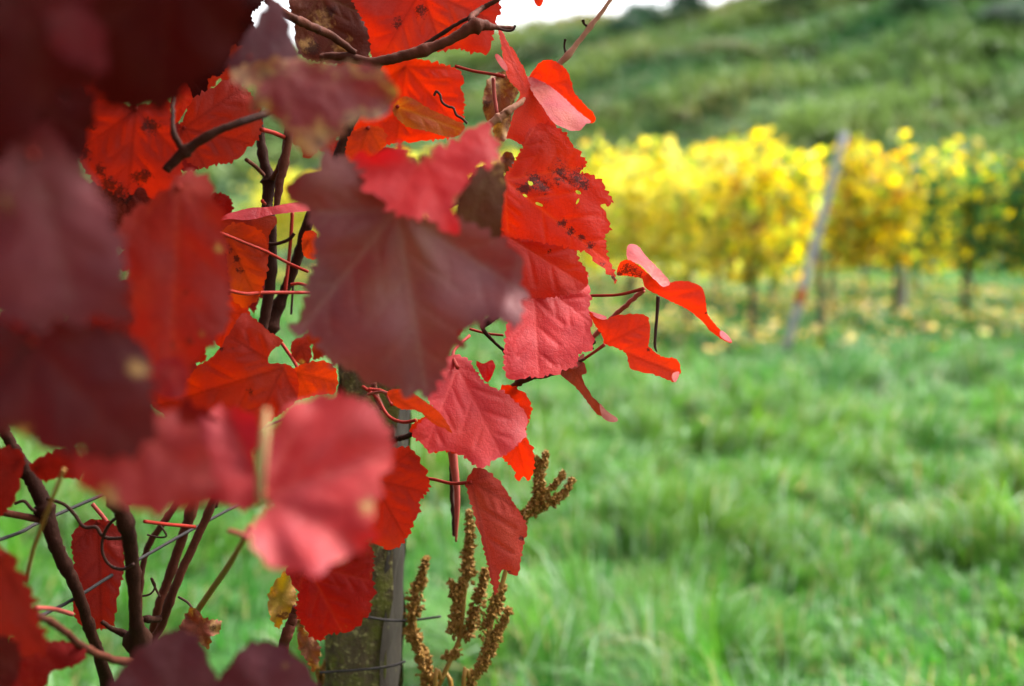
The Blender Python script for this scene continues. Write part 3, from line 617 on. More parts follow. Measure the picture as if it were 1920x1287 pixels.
# extra stalks that cross the gaps
for pts, r_, m_ in [([(548, 398, .93), (545, 450, .93), (534, 552, .93)], 3.6, 'petiole'), ([(404, 433, .78), (460, 456, .83), (501, 473, .88), (541, 494, .90), (578, 510, .90)], 3.0, 'petiole'),
                    ([(412, 541, .78), (460, 551, .83), (494, 549, .89), (585, 549, .93)], 3.4, 'petiole'), ([(528, 644, .93), (545, 668, .92), (563, 698, .90)], 3.4, 'petiole'),
                    ([(463, 453, .92), (490, 455, .92), (515, 458, .92), (540, 450, .92), (552, 438, .92)], 3.4, 'darkcane'), ([(490, 243, .84), (512, 249, .86), (534, 258, .88)], 4.5, 'petiole'),
                    ([(462, 300, .86), (478, 312, .88), (494, 328, .92)], 4, 'cane'), ([(545, 534, .92), (560, 532, .92), (575, 536, .92)], 3, 'petiole'),
                    ([(680, 725, .93), (705, 745, .92), (728, 780, .91), (755, 792, .90), (780, 788, .89)], 3.3, 'petiole'), ([(690, 730, .92), (720, 735, .92), (735, 760, .9)], 3.2, 'petiole'),
                    ([(700, 718, .94), (706, 745, .94), (716, 765, .93)], 6, 'cane'), ([(880, 617, .88), (915, 626, .88), (944, 629, .88)], 2.6, 'petiole'),
                    ([(271, 978, .80), (320, 984, .86), (365, 988, .90)], 3.6, 'petiole'), ([(925, 147, .885), (927, 180, .885), (932, 212, .885)], 3.6, 'pinkstem'),
                    ([(915, 320, .79), (919, 360, .78), (915, 420, .76), (917, 460, .74), (928, 500, .71)], 3.4, 'yellowstem'), ([(430, 996, .60), (445, 1000, .58), (463, 1008, .56)], 5, 'pinkstem'),
                    ([(470, 985, .60), (457, 1012, .64), (428, 1062, .74), (398, 1105, .84), (370, 1146, .92)], [4, 5, 6, 6, 6], 'yellowstem'), ([(68, 1140, .70), (100, 1142, .74), (135, 1152, .80)], 4.5, 'pinkstem'),
                    ([(120, 880, .60), (88, 960, .62), (60, 1040, .66), (50, 1090, .7)], 4, 'yellowstem'), ([(0, 960, .78), (40, 968, .79), (75, 975, .8)], 7, 'cane'), ([(173, 945, .86), (190, 965, .86), (205, 985, .86)], 4, 'pinkstem')]:
    cane(pts, r_, m_, 'leaf_stalk', sides=7)
cane([(499, 770, .445), (496, 820, .436), (490, 880, .433), (487, 945, .439)], [6, 9, 9, 7], 'tanrib', 'leaf_stalk')
# tendrils
for pts, r_ in [([(88, 935, .78), (120, 946, .78), (140, 965, .78), (157, 988, .78), (180, 989, .78), (190, 1003, .78), (205, 1010, .78), (232, 1009, .77)], 3.4),
                ([(225, 968, .76), (208, 980, .77), (194, 1005, .78), (192, 1036, .78), (206, 1060, .78), (230, 1068, .77), (250, 1058, .76)], 3.2),
                ([(814, 180, .85), (818, 172, .85), (825, 178, .85), (829, 192, .85), (840, 200, .85), (850, 203, .85), (856, 216, .85), (866, 222, .85), (876, 232, .85)], 2.6),
                ([(335, 1120, .90), (352, 1130, .89), (362, 1143, .88)], 2.4), ([(267, 1118, .9), (282, 1114, .9), (291, 1100, .9), (284, 1084, .9), (287, 1094, .9), (300, 1120, .9)], 2.2),
                ([(1113, 655, .88), (1108, 648, .88), (1116, 642, .88), (1110, 634, .88)], 2.2), ([(552, 494, .95), (550, 530, .95), (546, 590, .95)], 2.4), ([(538, 500, .96), (541, 530, .96), (533, 570, .96)], 2.0),
                ([(930, 52, .87), (950, 58, .87), (962, 56, .87), (966, 48, .87)], 2.6), ([(28, 945, .79), (45, 940, .79), (60, 955, .79), (75, 962, .80)], 3.2), ([(300, 985, .9), (312, 1004, .9), (300, 1008, .9), (276, 1003, .9)], 2.0)]:
    cane(pts, r_, 'tendril', 'tendril', sides=6)
# trunk and lower arms down to the soil
TB = VINE.location
tube('trunk', [TB + Vector((0, 0, -0.05)), TB + Vector((0.02, -0.01, 0.25)), TB + Vector((-0.02, 0, 0.5)), P(215, 1500, 1.0), P(240, 1340, .96)], [0.04, 0.032, 0.03, 0.026, 0.014], M['vinetrunk'], VINE, 10, 5, 0.1)

# ---- leaves in the focal plane, right side
leaf('990,247 1007,234 1027,230 1047,240 1064,254 1070,267 1084,281 1092,294 1101,304 1095,315 1086,325 1096,324 1111,329 1129,341 1137,356 1150,382 1126,385 1136,401 1145,430 1134,443 1137,460 1139,480 1151,507 1156,532 1144,518 1120,494 1100,474 1080,470 1050,462 1000,452 945,440 932,400 944,335 960,310 977,280',
     .86, 'red', 1, .12, -.28, (946, 338), (1152, 500), cup=.05, teeth=1.2, holes=[(995, 344, 6, 4, .5), (1010, 383, 8, 3.2, .4), (1085, 361, 6, 3.4, .6), (984, 367, 5, 2.4, .5), (1083, 378, 2, 6, .4)],
     spots=[(1050, 325, 22), (1075, 335, 24), (1095, 345, 14), (1000, 345, 26), (985, 355, 18), (1090, 445, 10), (1105, 460, 10), (1130, 495, 8), (1148, 520, 9), (1020, 350, 20), (1055, 420, 12), (1072, 432, 12)], speck=.42, stalk=[(946, 338, .86), (930, 330, .89), (905, 322, .92)],
     label='bright red leaf with dark speckles and small holes')
leaf('925,420 980,412 1040,410 1062,436 1080,468 1086,488 1100,510 1092,545 1000,560 950,540 920,480', .875, 'red', 1, .05, -.35, (930, 430), (1090, 530), spots=[(1032, 472, 7)], stalk=[(930, 400, .87), (965, 407, .87), (1000, 414, .87), (1044, 410, .86)], tint=(0.322, 0.0136, 0.0084))
leaf('980,509 1010,504 1050,505 1085,509 1102,515 1100,525 1106,540 1108,565 1104,580 1111,602 1108,625 1114,643 1107,658 1086,664 1080,686 1054,696 1044,704 1030,702 1014,709 994,707 967,713 950,707 944,687 945,664 947,634 949,600 940,560 950,525',
     .855, 'pink', 1, .15, -.7, (1000, 520), (1010, 705), cup=.04, wave=.05, gloss=.18, stalk=[(1000, 520, .87), (960, 540, .9)], label='pink-red leaf with blunt toothed margin beside the large purple leaf')
leaf('934,53 944,63 954,84 964,94 974,114 982,127 988,144 1000,174 1017,197 1034,224 1042,240 1020,262 990,275 960,262 950,258 957,234 964,207 967,194 975,174 962,160 952,146 945,124 940,87', .885, 'red', -1, .5, -.15, (985, 172), (936, 55), teeth=.35, cup=.02,
     stalk=[(947, 144, .88), (920, 139, .88), (885, 133, .88), (853, 124, .88)], label='red leaf folded to show its upper face, tinted pink for sky sheen',
     extra=[('987,144 1014,152 1034,164 1054,180 1072,197 1090,214 1108,228 1097,234 1087,245 1067,244 1050,237 1034,226 1017,200 1000,176', .875, 1, .25, -1.1, .3, 'sheen_pink'),
            ('992,150 1004,127 1017,115 1034,113 1050,121 1064,134 1072,157 1077,174 1094,194 1117,220 1108,231 1090,216 1054,184 1020,160', .90, -1, .1, .3, .4, 'red'),
            ('928,106 934,102 950,122 951,134 940,126', .87, 1, .1, -.8, 0, 'sheen_pink')])
leaf('1159,500 1164,492 1177,487 1194,496 1207,506 1225,522 1244,537 1257,530 1281,527 1304,532 1318,543 1323,563 1326,587 1334,600 1351,620 1373,642 1358,639 1331,620 1314,600 1288,580 1261,567 1237,555 1214,543 1207,533 1204,523 1191,520 1171,517 1156,516', .86, 'red', -1, .15, .10, (1208, 540), (1370, 640), teeth=.25, spots=[(1172, 505, 13), (1185, 508, 13), (1197, 516, 10), (1160, 515, 8), (1325, 588, 5)],
     label='red curled leaf with pale upturned lobe, farthest out', stalk=[(1208, 541, .86), (1160, 553, .87), (1105, 555, .88), (1060, 560, .9)], thru=.4,
     extra=[('1176,463 1184,458 1197,462 1211,480 1231,500 1256,529 1244,538 1231,528 1214,511 1201,498 1177,486', .865, 1, .2, -1.3, .2, 'sheen_pink'), ('1352,620 1364,628 1373,642 1360,638 1350,630', .855, 1, .2, -1.2, 0, 'sheen_pink')])
leaf('1105,585 1120,594 1137,599 1154,592 1171,590 1207,590 1217,603 1219,627 1216,647 1227,660 1244,670 1264,672 1273,680 1276,697 1266,716 1251,712 1224,702 1187,694 1179,684 1174,664 1154,652 1134,645 1129,630 1114,607', .865, 'red', -1, .1, .05, (1134, 646), (1270, 700), teeth=.45, stalk=[(1134, 646, .865), (1115, 660, .867), (1097, 672, .87)], spots=[(1215, 655, 5), (1176, 676, 5)], label='red underside of a small curled leaf on a short stalk',
     extra=[('1106,584 1120,588 1137,594 1134,600 1118,596', .86, 1, .2, -1.2, 0, 'sheen_pink'), ('1262,700 1274,698 1267,717 1260,710', .86, 1, .3, -1, 0, 'sheen_pink')])
leaf('1050,700 1062,692 1081,687 1094,679 1100,700 1091,703 1097,721 1111,744 1124,757 1137,771 1146,788 1129,782 1114,771 1094,744 1077,724 1060,711', .875, 'brick', -1, .3, .2, (1080, 695), (1140, 780), teeth=.3, stalk=[(1078, 690, .875), (1060, 696, .88), (1034, 703, .88)], tint=(0.154, 0.0186, 0.0084),
     extra=[('1124,757 1137,770 1159,787 1147,792 1130,783', .87, 1, .2, -1.2, .1, 'sheen_pink'), ('1070,690 1084,670 1095,664 1090,682 1078,692', .87, 1, .2, -.8, .2, 'sheen_pink')], label='brownish narrow leaf hanging with a pale curled tip')
leaf('800,738 822,700 837,668 860,667 880,674 888,690 913,721 944,734 977,764 986,775 988,800 982,822 952,850 925,864 906,878 892,874 863,853 834,845 808,849 790,831 772,815 790,790 812,770', .83, 'pink', 1, .25, -.55, (858, 690), (940, 855), cup=.10, wave=.10, gloss=.25, stalk=[(858, 690, .84), (850, 660, .87), (880, 630, .9)],
     curl=[(1000, 775, 880, 688, 2.0)], label='pink-red leaf with a bright folded ridge near the post')
leaf('937,729 950,722 967,727 987,741 994,754 997,766 993,786 986,806 988,822 999,842 1002,874 994,899 982,896 972,902 961,878 941,856 930,820 925,760', .88, 'red', -1, .1, .1, (945, 745), (985, 890), teeth=1.0)
leaf('892,677 905,682 923,676 928,690 915,717 903,705', .9, 'pink', 1, 0, -.3, teeth=.3)
leaf('727,734 761,731 794,751 827,777 848,812 834,804 811,794 784,771 751,767 734,754', .80, 'orange', -1, .1, .0, (735, 742), (846, 810), teeth=.3, stalk=[(735, 742, .8), (715, 735, .86), (690, 740, .92)])
leaf('770,800 800,780 850,770 900,790 930,830 900,850 862,853 834,846 808,849 790,831 775,815', .87, 'red', -1, .1, .0, (800, 790), (880, 850), teeth=.9)
leaf('690,870 715,850 743,840 761,838 779,849 790,867 799,885 806,907 801,925 786,940 788,954 776,980 768,1001 754,1020 736,1030 710,1025 680,980 670,920', .83, 'red', -1, .15, .1, (700, 900), (760, 1010), teeth=1.25, speck=.12, tint=(0.280, 0.0112, 0.0048), label='deep red rounded leaf with fine teeth beside the post')
leaf('874,907 881,889 894,876 917,885 943,911 961,940 975,961 989,990 983,1016 976,1052 972,1079 957,1074 940,1070 934,1103 929,1116 922,1096 914,1059 903,1016 892,976 881,940', .86, 'brick', -1, .35, -.1, (884, 902), (928, 1110), teeth=.8, speck=.2, tint=(0.252, 0.0186, 0.0096), spots=[(950, 1075, 8), (978, 1010, 7)], stalk=[(884, 904, .86), (848, 907, .87), (805, 898, .88), (760, 900, .9)], label='hanging narrow red leaf with darkened edge above dock seed heads')
leaf('600,1000 650,1000 696,1027 701,1056 698,1075 700,1096 705,1114 696,1125 694,1150 678,1165 660,1183 634,1188 614,1190 605,1201 587,1197 569,1175 554,1147 558,1121 551,1092 536,1074 560,1030', .82, 'crimson', 1, -.1, .05, (575, 1060), (640, 1180), teeth=1.3, speck=.62, bulge=0.17, dry=.15, tint=(0.238, 0.0099, 0.0072), label='deep red leaf with crisp serrated edge at the foot of the post')

# ---- centre
leaf('538,371 545,340 560,330 587,317 607,294 634,290 655,298 680,325 720,370 760,400 800,410 850,415 890,420 934,447 964,467 981,487 978,510 986,544 981,567 977,597 972,612 934,600 901,609 878,614 864,627 864,650 841,662 841,684 831,700 821,720 807,744 784,741 734,731 717,722 700,718 690,722 677,710 650,690 630,688 614,674 600,654 594,630 567,630 550,634 551,607 564,594 568,567 580,513 590,490 588,460 590,433 580,402',
     .63, 'purple', 1, .10, .10, (745, 395), (800, 742), cup=.03, wave=.08, bulge=0.07, teeth=1.1, step=2.2, gloss=0.50, tint=(.175, .036, .034), fold=.30, curl=[(870, 660, 940, 420, -.35)], speck=.03, label='large dull purple leaf in the middle, its broad face to us', stalk=[(745, 395, .6), (760, 360, .66), (800, 330, .75), (860, 320, .85)])
leaf('664,296 700,289 734,277 757,270 770,290 790,296 806,290 814,274 851,264 874,244 901,232 921,240 931,267 938,294 938,304 911,313 888,318 884,337 868,354 858,371 856,391 859,418 848,437 834,438 818,420 801,411 761,407 734,397 717,374 691,361 677,334 661,312', .61, 'pink', 1, -.1, -.5, (790, 296), (845, 435), cup=.04, wave=.10, dry=.0, drypts=[(785, 285, 26), (862, 378, 14), (770, 272, 14), (936, 310, 12)], step=2.6, gloss=.30, label='pink blurred leaf overlapping the top of the large purple leaf')
leaf('845,425 856,395 868,356 884,338 888,318 915,312 942,305 948,345 942,400 935,450 890,440', .66, 'dark', 1, .2, .1, (915, 315), (880, 440), drypts=[(935, 315, 20), (945, 345, 10)], teeth=.6, tint=(0.084, 0.0217, 0.0120))
leaf('433,134 470,120 520,108 560,112 620,118 680,120 715,130 735,150 741,180 731,210 700,225 670,225 652,236 640,255 612,272 592,292 560,282 545,255 520,228 500,207 482,212 470,195 478,165 455,168 440,152', .56, 'plum', 1, .0, -.25, (520, 130), (600, 285), cup=.10, wave=.14, dry=.75, drypts=[(450, 140, 30), (500, 130, 25), (470, 170, 20), (600, 262, 32), (560, 262, 22), (660, 225, 22), (530, 118, 16)], teeth=.6, step=3, gloss=0.32, label='blurred plum leaf with withered tan margins near the top', tint=(0.154, 0.0186, 0.0180))
leaf('425,125 445,95 458,70 478,42 498,12 508,-6 528,10 540,40 550,75 565,115 540,135 490,135 450,140', .58, 'purple', 1, .1, -.1, (470, 110), (508, 0), teeth=.4, gloss=0.37, label='small greyish purple leaf tip against the sky at the top')
# ---- leaves behind, upper centre
leaf('548,-20 660,-30 690,20 695,60 690,108 655,118 600,118 560,100 552,50', .95, 'dark', 1, .1, -.1, (600, -10), (640, 115), tint=(0.091, 0.0186, 0.0090), drypts=[(600, 40, 26), (640, 90, 22), (575, 85, 18)], spots=[(585, 90, 18), (620, 20, 14)], label='dark brownish withered leaf near the sky gap at the top')
leaf('660,-30 800,-40 930,-30 936,0 940,22 931,33 928,55 914,103 900,98 884,100 860,92 830,96 790,100 740,112 700,112 690,60', .90, 'red', -1, .05, -.05, (790, -20), (830, 100), teeth=1.0, spots=[(790, 20, 16), (745, 45, 12), (860, 60, 10)], tint=(0.315, 0.0136, 0.0060), label='wide bright red leaf behind the upper cane')
leaf('700,115 767,110 817,117 851,127 868,140 865,164 871,187 869,214 868,234 852,256 801,264 735,270 690,285 655,290 640,240 680,180', .93, 'red', -1, .0, -.05, (760, 125), (860, 240), teeth=1.1, speck=.22, label='bright red leaf behind a small curly tendril')
leaf('735,205 755,182 775,186 805,204 845,222 872,238 850,258 800,246 760,236', .90, 'orange', 1, .2, -.2, (745, 200), (865, 245), teeth=.4, tint=(0.322, 0.0558, 0.0090))
leaf('648,290 655,255 680,238 715,240 725,262 712,285 690,298 660,310', .86, 'orange', -1, 0, 0, (690, 240), (670, 300), teeth=.8)
leaf('905,190 915,150 940,135 965,145 972,170 960,200 958,230 950,262 930,262 922,235 910,222', .93, 'brown', -1, .3, .1, (935, 140), (935, 260), dry=.8, drypts=[(930, 160, 25), (940, 240, 30)], spots=[(912, 195, 12), (945, 215, 12)], teeth=.6, wave=.3, label='shrivelled brown dead leaf hanging behind the pink stalk')
leaf('938,300 948,285 962,290 964,312 950,325 942,318', .90, 'brown', -1, .3, 0, wave=.3, teeth=.3)
leaf('1000,-20 1020,-20 1018,5 1010,13 1002,4', .9, 'red', -1, 0, 0, teeth=.2)
# ---- left, mid depth
leaf('138,245 160,205 190,188 240,198 290,194 316,188 323,222 332,262 342,300 338,330 318,372 290,378 262,352 235,372 205,358 178,342 150,300', .76, 'red', -1, .05, .0, (255, 205), (240, 365), teeth=.9, spots=[(285, 238, 22), (160, 288, 18), (190, 320, 16), (255, 335, 18), (225, 360, 22), (175, 240, 8), (270, 330, 16), (205, 345, 22)], tint=(0.294, 0.0124, 0.0048), speck=.3, label='red leaf with large black blotches behind the blurred dark leaves')
leaf('321,185 335,164 350,156 361,185 352,200 336,226 325,230', .83, 'red', 1, .1, -.3, teeth=.3)
leaf('326,275 345,220 360,186 400,164 430,148 460,165 484,200 492,240 480,266 465,276 455,291 430,306 400,309 385,316 360,309 340,292', .86, 'brick', -1, .1, .0, (345, 240), (470, 270), teeth=1.1, speck=.15, tint=(0.210, 0.0136, 0.0072), label='dull brick-red leaf behind a dark forked twig')
leaf('225,420 260,385 300,365 330,335 355,318 390,335 402,352 400,372 416,400 421,440 425,480 432,530 430,600 402,640 380,662 358,690 345,722 312,738 287,705 270,662 244,622 250,580 240,520 235,470 215,450', .62, 'brick', 1, .0, -.10, (335, 350), (320, 735), cup=.08, wave=.10, teeth=.8, drypts=[(410, 465, 10), (375, 620, 9)], spots=[(355, 640, 9), (325, 655, 8), (350, 545, 8)], tint=(0.238, 0.0136, 0.0078), gloss=0.32, label='long blurred brick-red leaf hanging on the left')
leaf('150,360 205,335 260,345 300,360 330,380 300,440 280,470 235,470 200,430', .80, 'dark', -1, 0, 0, (240, 350), (240, 465), tint=(0.112, 0.0124, 0.0072), spots=[(235, 365, 22)], drypts=[(290, 385, 10)])
leaf('415,440 440,418 480,428 500,450 502,500 496,530 482,562 462,575 438,565 428,520 424,480', .88, 'orange', -1, .0, .0, (425, 440), (480, 560), spots=[(432, 470, 8), (443, 485, 10), (452, 508, 9), (425, 460, 6)], tint=(0.308, 0.0248, 0.0060))
leaf('408,414 425,402 442,397 470,390 505,388 545,381 590,376 588,394 545,399 506,404 482,410 458,413 432,411', .84, 'pink', 1, .1, -.7, teeth=.1, gloss=0.37)
leaf('405,412 440,410 505,404 520,415 505,440 500,470 460,452 420,440', .90, 'brick', -1, 0, 0, teeth=.3, tint=(0.210, 0.0155, 0.0072))
leaf('280,745 335,702 395,672 430,625 455,588 480,600 505,622 530,640 508,660 505,680 540,684 556,700 560,722 556,750 532,772 500,795 480,810 440,800 400,800 360,810 310,780', .82, 'red', -1, .1, .0, (530, 690), (300, 760), teeth=.5, speck=.10, spots=[(415, 655, 7), (470, 735, 6)], tint=(0.252, 0.0124, 0.0048), bulge=0.14, label='deep red leaf with visible ribs left of the gap to the meadow')
leaf('555,690 600,677 626,688 633,715 626,736 590,742 554,750 558,722', .86, 'orange', -1, .0, .0, (560, 700), (625, 715), teeth=.8)
leaf('549,640 575,634 584,670 568,686 547,666', .92, 'brick', -1, 0, 0, teeth=.6, drypts=[(565, 680, 7)])
leaf('568,440 592,436 596,482 570,480', .90, 'orange', -1, 0, 0, teeth=.4)
leaf('420,560 450,555 470,600 440,640 410,650 395,610', .90, 'red', -1, 0, 0, teeth=.8)
# ---- left, near and blurred; the darkest tints have shade put into the colour
leaf('-60,380 -20,330 40,255 85,232 130,288 160,320 182,352 207,402 226,450 240,520 236,570 252,603 222,602 182,598 152,612 116,590 92,622 60,616 30,602 -5,592 -50,540', .42, 'purple', 1, .15, .05, (60, 290), (150, 610), cup=.10, wave=.08, gloss=0.28, tint=(.135, .020, .023), speck=.06, bulge=0.14, teeth=.9, drypts=[(20, 378, 14)], label='big blurred mauve-purple leaf at the left edge, mid height')
leaf('-60,-60 130,-70 165,-20 190,55 200,110 185,145 150,180 120,170 90,200 60,235 0,270 -60,260', .40, 'dark', 1, .1, .3, (40, -20), (90, 200), gloss=.07, label='blurred leaf in the top left corner, tinted very dark for shade', tint=(0.070, 0.0074, 0.0072))
leaf('90,20 130,10 170,30 195,70 200,120 185,140 160,122 120,110 95,70', .385, 'plum', 1, .2, .2, (110, 30), (195, 130), gloss=.07, teeth=.4)
leaf('120,-70 300,-90 450,-60 456,0 450,60 438,102 400,132 362,160 312,202 252,204 190,190 178,130 188,70 150,0', .46, 'dark', 1, .0, .3, (320, -50), (300, 200), gloss=.07, tint=(0.050, 0.0040, 0.0035), label='crimson blurred leaf hanging from the top edge, tinted darker for shade', bulge=0.14)
leaf('-60,250 20,220 80,180 150,180 180,200 165,260 150,330 170,380 120,390 60,320 0,330 -50,330', .52, 'dark', 1, .1, .3, (90, 200), (110, 380), gloss=.07, tint=(0.056, 0.0068, 0.0072))
leaf('-60,600 0,605 60,620 110,600 160,608 230,622 270,650 282,690 287,740 292,790 282,832 240,852 200,862 160,852 110,850 60,832 20,802 -40,800 -80,700', .45, 'plum', 1, .1, .15, (60, 640), (250, 840), gloss=0.24, drypts=[(262, 690, 26), (40, 810, 18)], tint=(0.081, 0.0087, 0.0096), bulge=0.14, label='dark plum blurred leaf at the left edge below the mauve leaf')
leaf('512,800 540,762 590,744 640,739 690,754 720,790 736,830 735,870 716,900 706,940 700,985 706,1002 690,1022 650,1046 610,1066 570,1076 530,1070 490,1046 468,1012 474,985 500,952 500,930 492,890 500,840', .50, 'pink', 1, .15, -.38, (496, 930), (720, 860), cup=.05, wave=.10, gloss=.28, tint=(.36, .026, .027), curl=[(500, 955, 705, 925, -.45)], drypts=[(690, 950, 20), (640, 1058, 14), (508, 806, 12)], teeth=.9, fold=.5, label='large soft pink blurred leaf low in the middle',
     extra=[('484,786 450,769 410,764 370,785 350,820 338,870 350,910 380,932 420,946 462,955 484,940 478,890 480,840', .51, 1, -.25, -.40, .7, 'pink')])
leaf('130,880 160,845 215,800 255,780 300,768 345,790 382,830 402,900 382,942 330,956 270,962 225,945 180,932', .46, 'pink', 1, .1, -.25, (250, 800), (260, 960), cup=.08, wave=.10, gloss=0.30, tint=(0.210, 0.0124, 0.0108), drypts=[(205, 925, 22), (215, 950, 14)], label='dusky pink blurred leaf low on the left')
leaf('170,840 240,850 285,830 340,760 400,780 420,830 380,900 300,920 200,900', .56, 'crimson', 1, .1, .1, (300, 790), (300, 910))
# ---- lower left
leaf('-30,850 30,842 46,860 41,890 31,930 15,957 -30,975', .70, 'crimson', -1, 0, 0, (40, 860), (-10, 960), tint=(0.182, 0.0087, 0.0060))
leaf('58,872 92,850 140,843 152,870 148,896 110,896 80,902', .72, 'red', -1, 0, 0, (70, 875), (150, 880), tint=(0.238, 0.0099, 0.0060))
leaf('134,1012 150,985 180,974 215,984 231,1010 233,1050 231,1075 223,1110 216,1150 210,1176 170,1179 145,1166 137,1130 141,1080', .85, 'crimson', -1, .1, .0, (185, 978), (190, 1176), teeth=.9, tint=(0.168, 0.0136, 0.0108), speck=.1, bulge=0.17, label='small dull red leaf hanging behind the looped tendril')
leaf('-40,1010 20,1040 50,1090 66,1120 69,1150 88,1200 78,1232 42,1222 18,1192 -40,1190', .60, 'crimson', -1, .1, .1, (0, 1040), (80, 1220), tint=(0.140, 0.0099, 0.0072), label='dark red blurred leaf in the lower left corner')
leaf('10,1215 80,1204 130,1204 162,1222 152,1242 130,1252 95,1262 78,1300 10,1320 -40,1300', .66, 'crimson', 1, .1, -.1, (60, 1210), (60, 1310), tint=(0.168, 0.0087, 0.0072))
leaf('-40,1190 10,1190 40,1230 30,1290 60,1330 -40,1340', .62, 'dark', 1, .1, .1, tint=(0.084, 0.0074, 0.0060))
leaf('200,1300 228,1252 270,1211 310,1186 345,1179 371,1195 386,1220 396,1250 412,1290 410,1350 330,1390 215,1360', .55, 'purple', 1, .1, -.05, (320, 1350), (340, 1180), gloss=0.32, teeth=.5, label='blurred purple leaf rising from the bottom edge, left one', tint=(0.081, 0.0112, 0.0168))
leaf('400,1300 440,1232 472,1205 511,1204 552,1226 582,1262 604,1300 590,1360 500,1390 420,1360', .57, 'purple', 1, .1, -.05, (500, 1350), (500, 1205), gloss=0.32, teeth=.5, drypts=[(535, 1250, 6)], label='blurred purple leaf at the bottom edge beside the post', tint=(0.084, 0.0112, 0.0168))
leaf('336,1182 350,1150 364,1139 385,1160 413,1164 411,1186 396,1196 391,1217 368,1202 350,1196', .88, 'brown', -1, .4, .2, wave=.5, dry=.6, drypts=[(400, 1175, 16)], spots=[(398, 1178, 8)], tint=(0.126, 0.0310, 0.0180), label='small withered brown leaf low on the left')
leaf('505,1110 520,1085 535,1074 549,1092 556,1120 552,1150 530,1165 522,1180 508,1160 502,1135', .90, 'yellow', -1, .4, .1, wave=.5, dry=.4, drypts=[(525, 1150, 14), (515, 1110, 10)], spots=[(530, 1155, 12)], label='curled yellow-brown dry leaf beside the post')
leaf('560,1180 580,1190 600,1215 590,1260 575,1240 560,1215', .92, 'brown', -1, .2, 0, wave=.4, dry=.5)
leaf('180,560 260,520 330,560 380,640 340,720 250,720 180,650', .80, 'crimson', -1, 0, 0, tint=(0.154, 0.0087, 0.0060))
leaf('280,690 330,670 350,700 345,740 300,745', .55, 'pink', 1, 0, -.3, teeth=.4, tint=(0.238, 0.0186, 0.0180))
# filler leaves deeper in the vine on the left
rf = random.Random(5)
for (fx, fy, fs, dd) in [(60, 120, 150, .72), (385, 420, 80, .95), (300, 300, 95, .92), (465, 545, 60, .98), (395, 590, 85, .95), (600, 250, 70, .98), (610, 640, 60, 1.0), (170, 150, 130, .84), (330, 110, 120, .90), (400, 20, 120, .96), (250, 10, 130, .9), (120, 30, 140, .82), (30, 200, 130, .8), (420, 110, 90, 1.0), (330, 620, 100, .98), (390, 500, 90, 1.0), (220, 60, 150, .78), (380, 60, 130, .84), (60, 300, 130, .70), (100, 480, 150, .68), (60, 700, 150, .66), (200, 740, 120, .74), (560, 30, 0, 1), (120, 640, 120, .80), (300, 480, 110, .92), (640, 160, 90, 1.02), (250, 880, 100, .72), (700, 40, 110, 1.05), (20, 1260, 90, .8), (880, 360, 80, .98), (680, 330, 100, 1.05), (760, 600, 140, 1.04), (840, 500, 120, 1.02)]:
    if fs == 0: continue
    a0 = rf.uniform(-0.6, 0.6) + math.pi; pts = []
    for x, y in FULL: pts.append(f"{fx + fs * (x * math.cos(a0) + y * math.sin(a0)):.0f},{fy - fs * (-x * math.sin(a0) + y * math.cos(a0)):.0f}")
    leaf(' '.join(pts), dd, rf.choice(['crimson', 'brick', 'dark', 'crimson']), rf.choice([1, -1]), rf.uniform(-.3, .3), rf.uniform(-.3, .3), (fx, fy), speck=.1)
# stalks for the leaves whose stalk is hidden: to the nearest cane
for o, J3, cen in PENDING:
    away = np.array((Vector(J3) - CAM).normalized()[:])
    tube('petiole', [Vector(J3 + away * 0.0005), Vector(J3 + away * 0.02 + (cen - J3) * .12), Vector(J3 + away * 0.05 + (cen - J3) * .3)], [0.0016, 0.0013, 0.0014], M['petiole'], o, 6, 5)

# added to shade the left, continuing the row unseen: foliage above and left
def shade_canopy():
    r = np.random.default_rng(77); n = 9000
    t = r.uniform(-1.1, 0.35, n); base = np.array([[-0.42, 0.55, 0]]) + t[:, None] * np.array([[0.42, 0.9, 0]])
    off = r.normal(0, 0.20, n); pos = base + off[:, None] * np.array([[0.9, -0.42, 0]]); pos[:, 2] = 0.75 + 1.45 * r.beta(1.3, 0.9, n)
    keep = []
    for i, p in enumerate(pos):
        v = Vector(p); q = project(v); ok = True
        if (v - CAM).length < 0.26: ok = False
        if q is not None:
            m = 0.085 / q[2] * F
            if -m < q[0] < 1920 + m and -m < q[1] < 1287 + m: ok = False
        if ok: keep.append(i)
    pos = pos[keep][:1700]; n = len(pos)
    c = np.array([TINT['purple'], TINT['crimson'], TINT['dark'], TINT['red'], TINT['brick']])[r.integers(0, 5, n)]
    face = np.stack([r.normal(.5, .6, n), r.normal(-.2, .6, n), r.normal(.4, .4, n)], 1)
    V, T, C = leaf_cloud(n, pos, r.uniform(.05, .085, n), face, c, 78)
    z = np.zeros(len(V))
    me = tri_mesh('shade_foliage', V, T, C, True, {'vein': z, 'spot': z, 'dry': z, 'speck': z, 'gloss': z + .5, 'thru': z + .25})
    o = link('shade_foliage', me, M['leaf'], VINE); o['kind'] = 'stuff'; o['label'] = 'more red and purple leaves of the vine row, added out of view for shade'
shade_canopy()

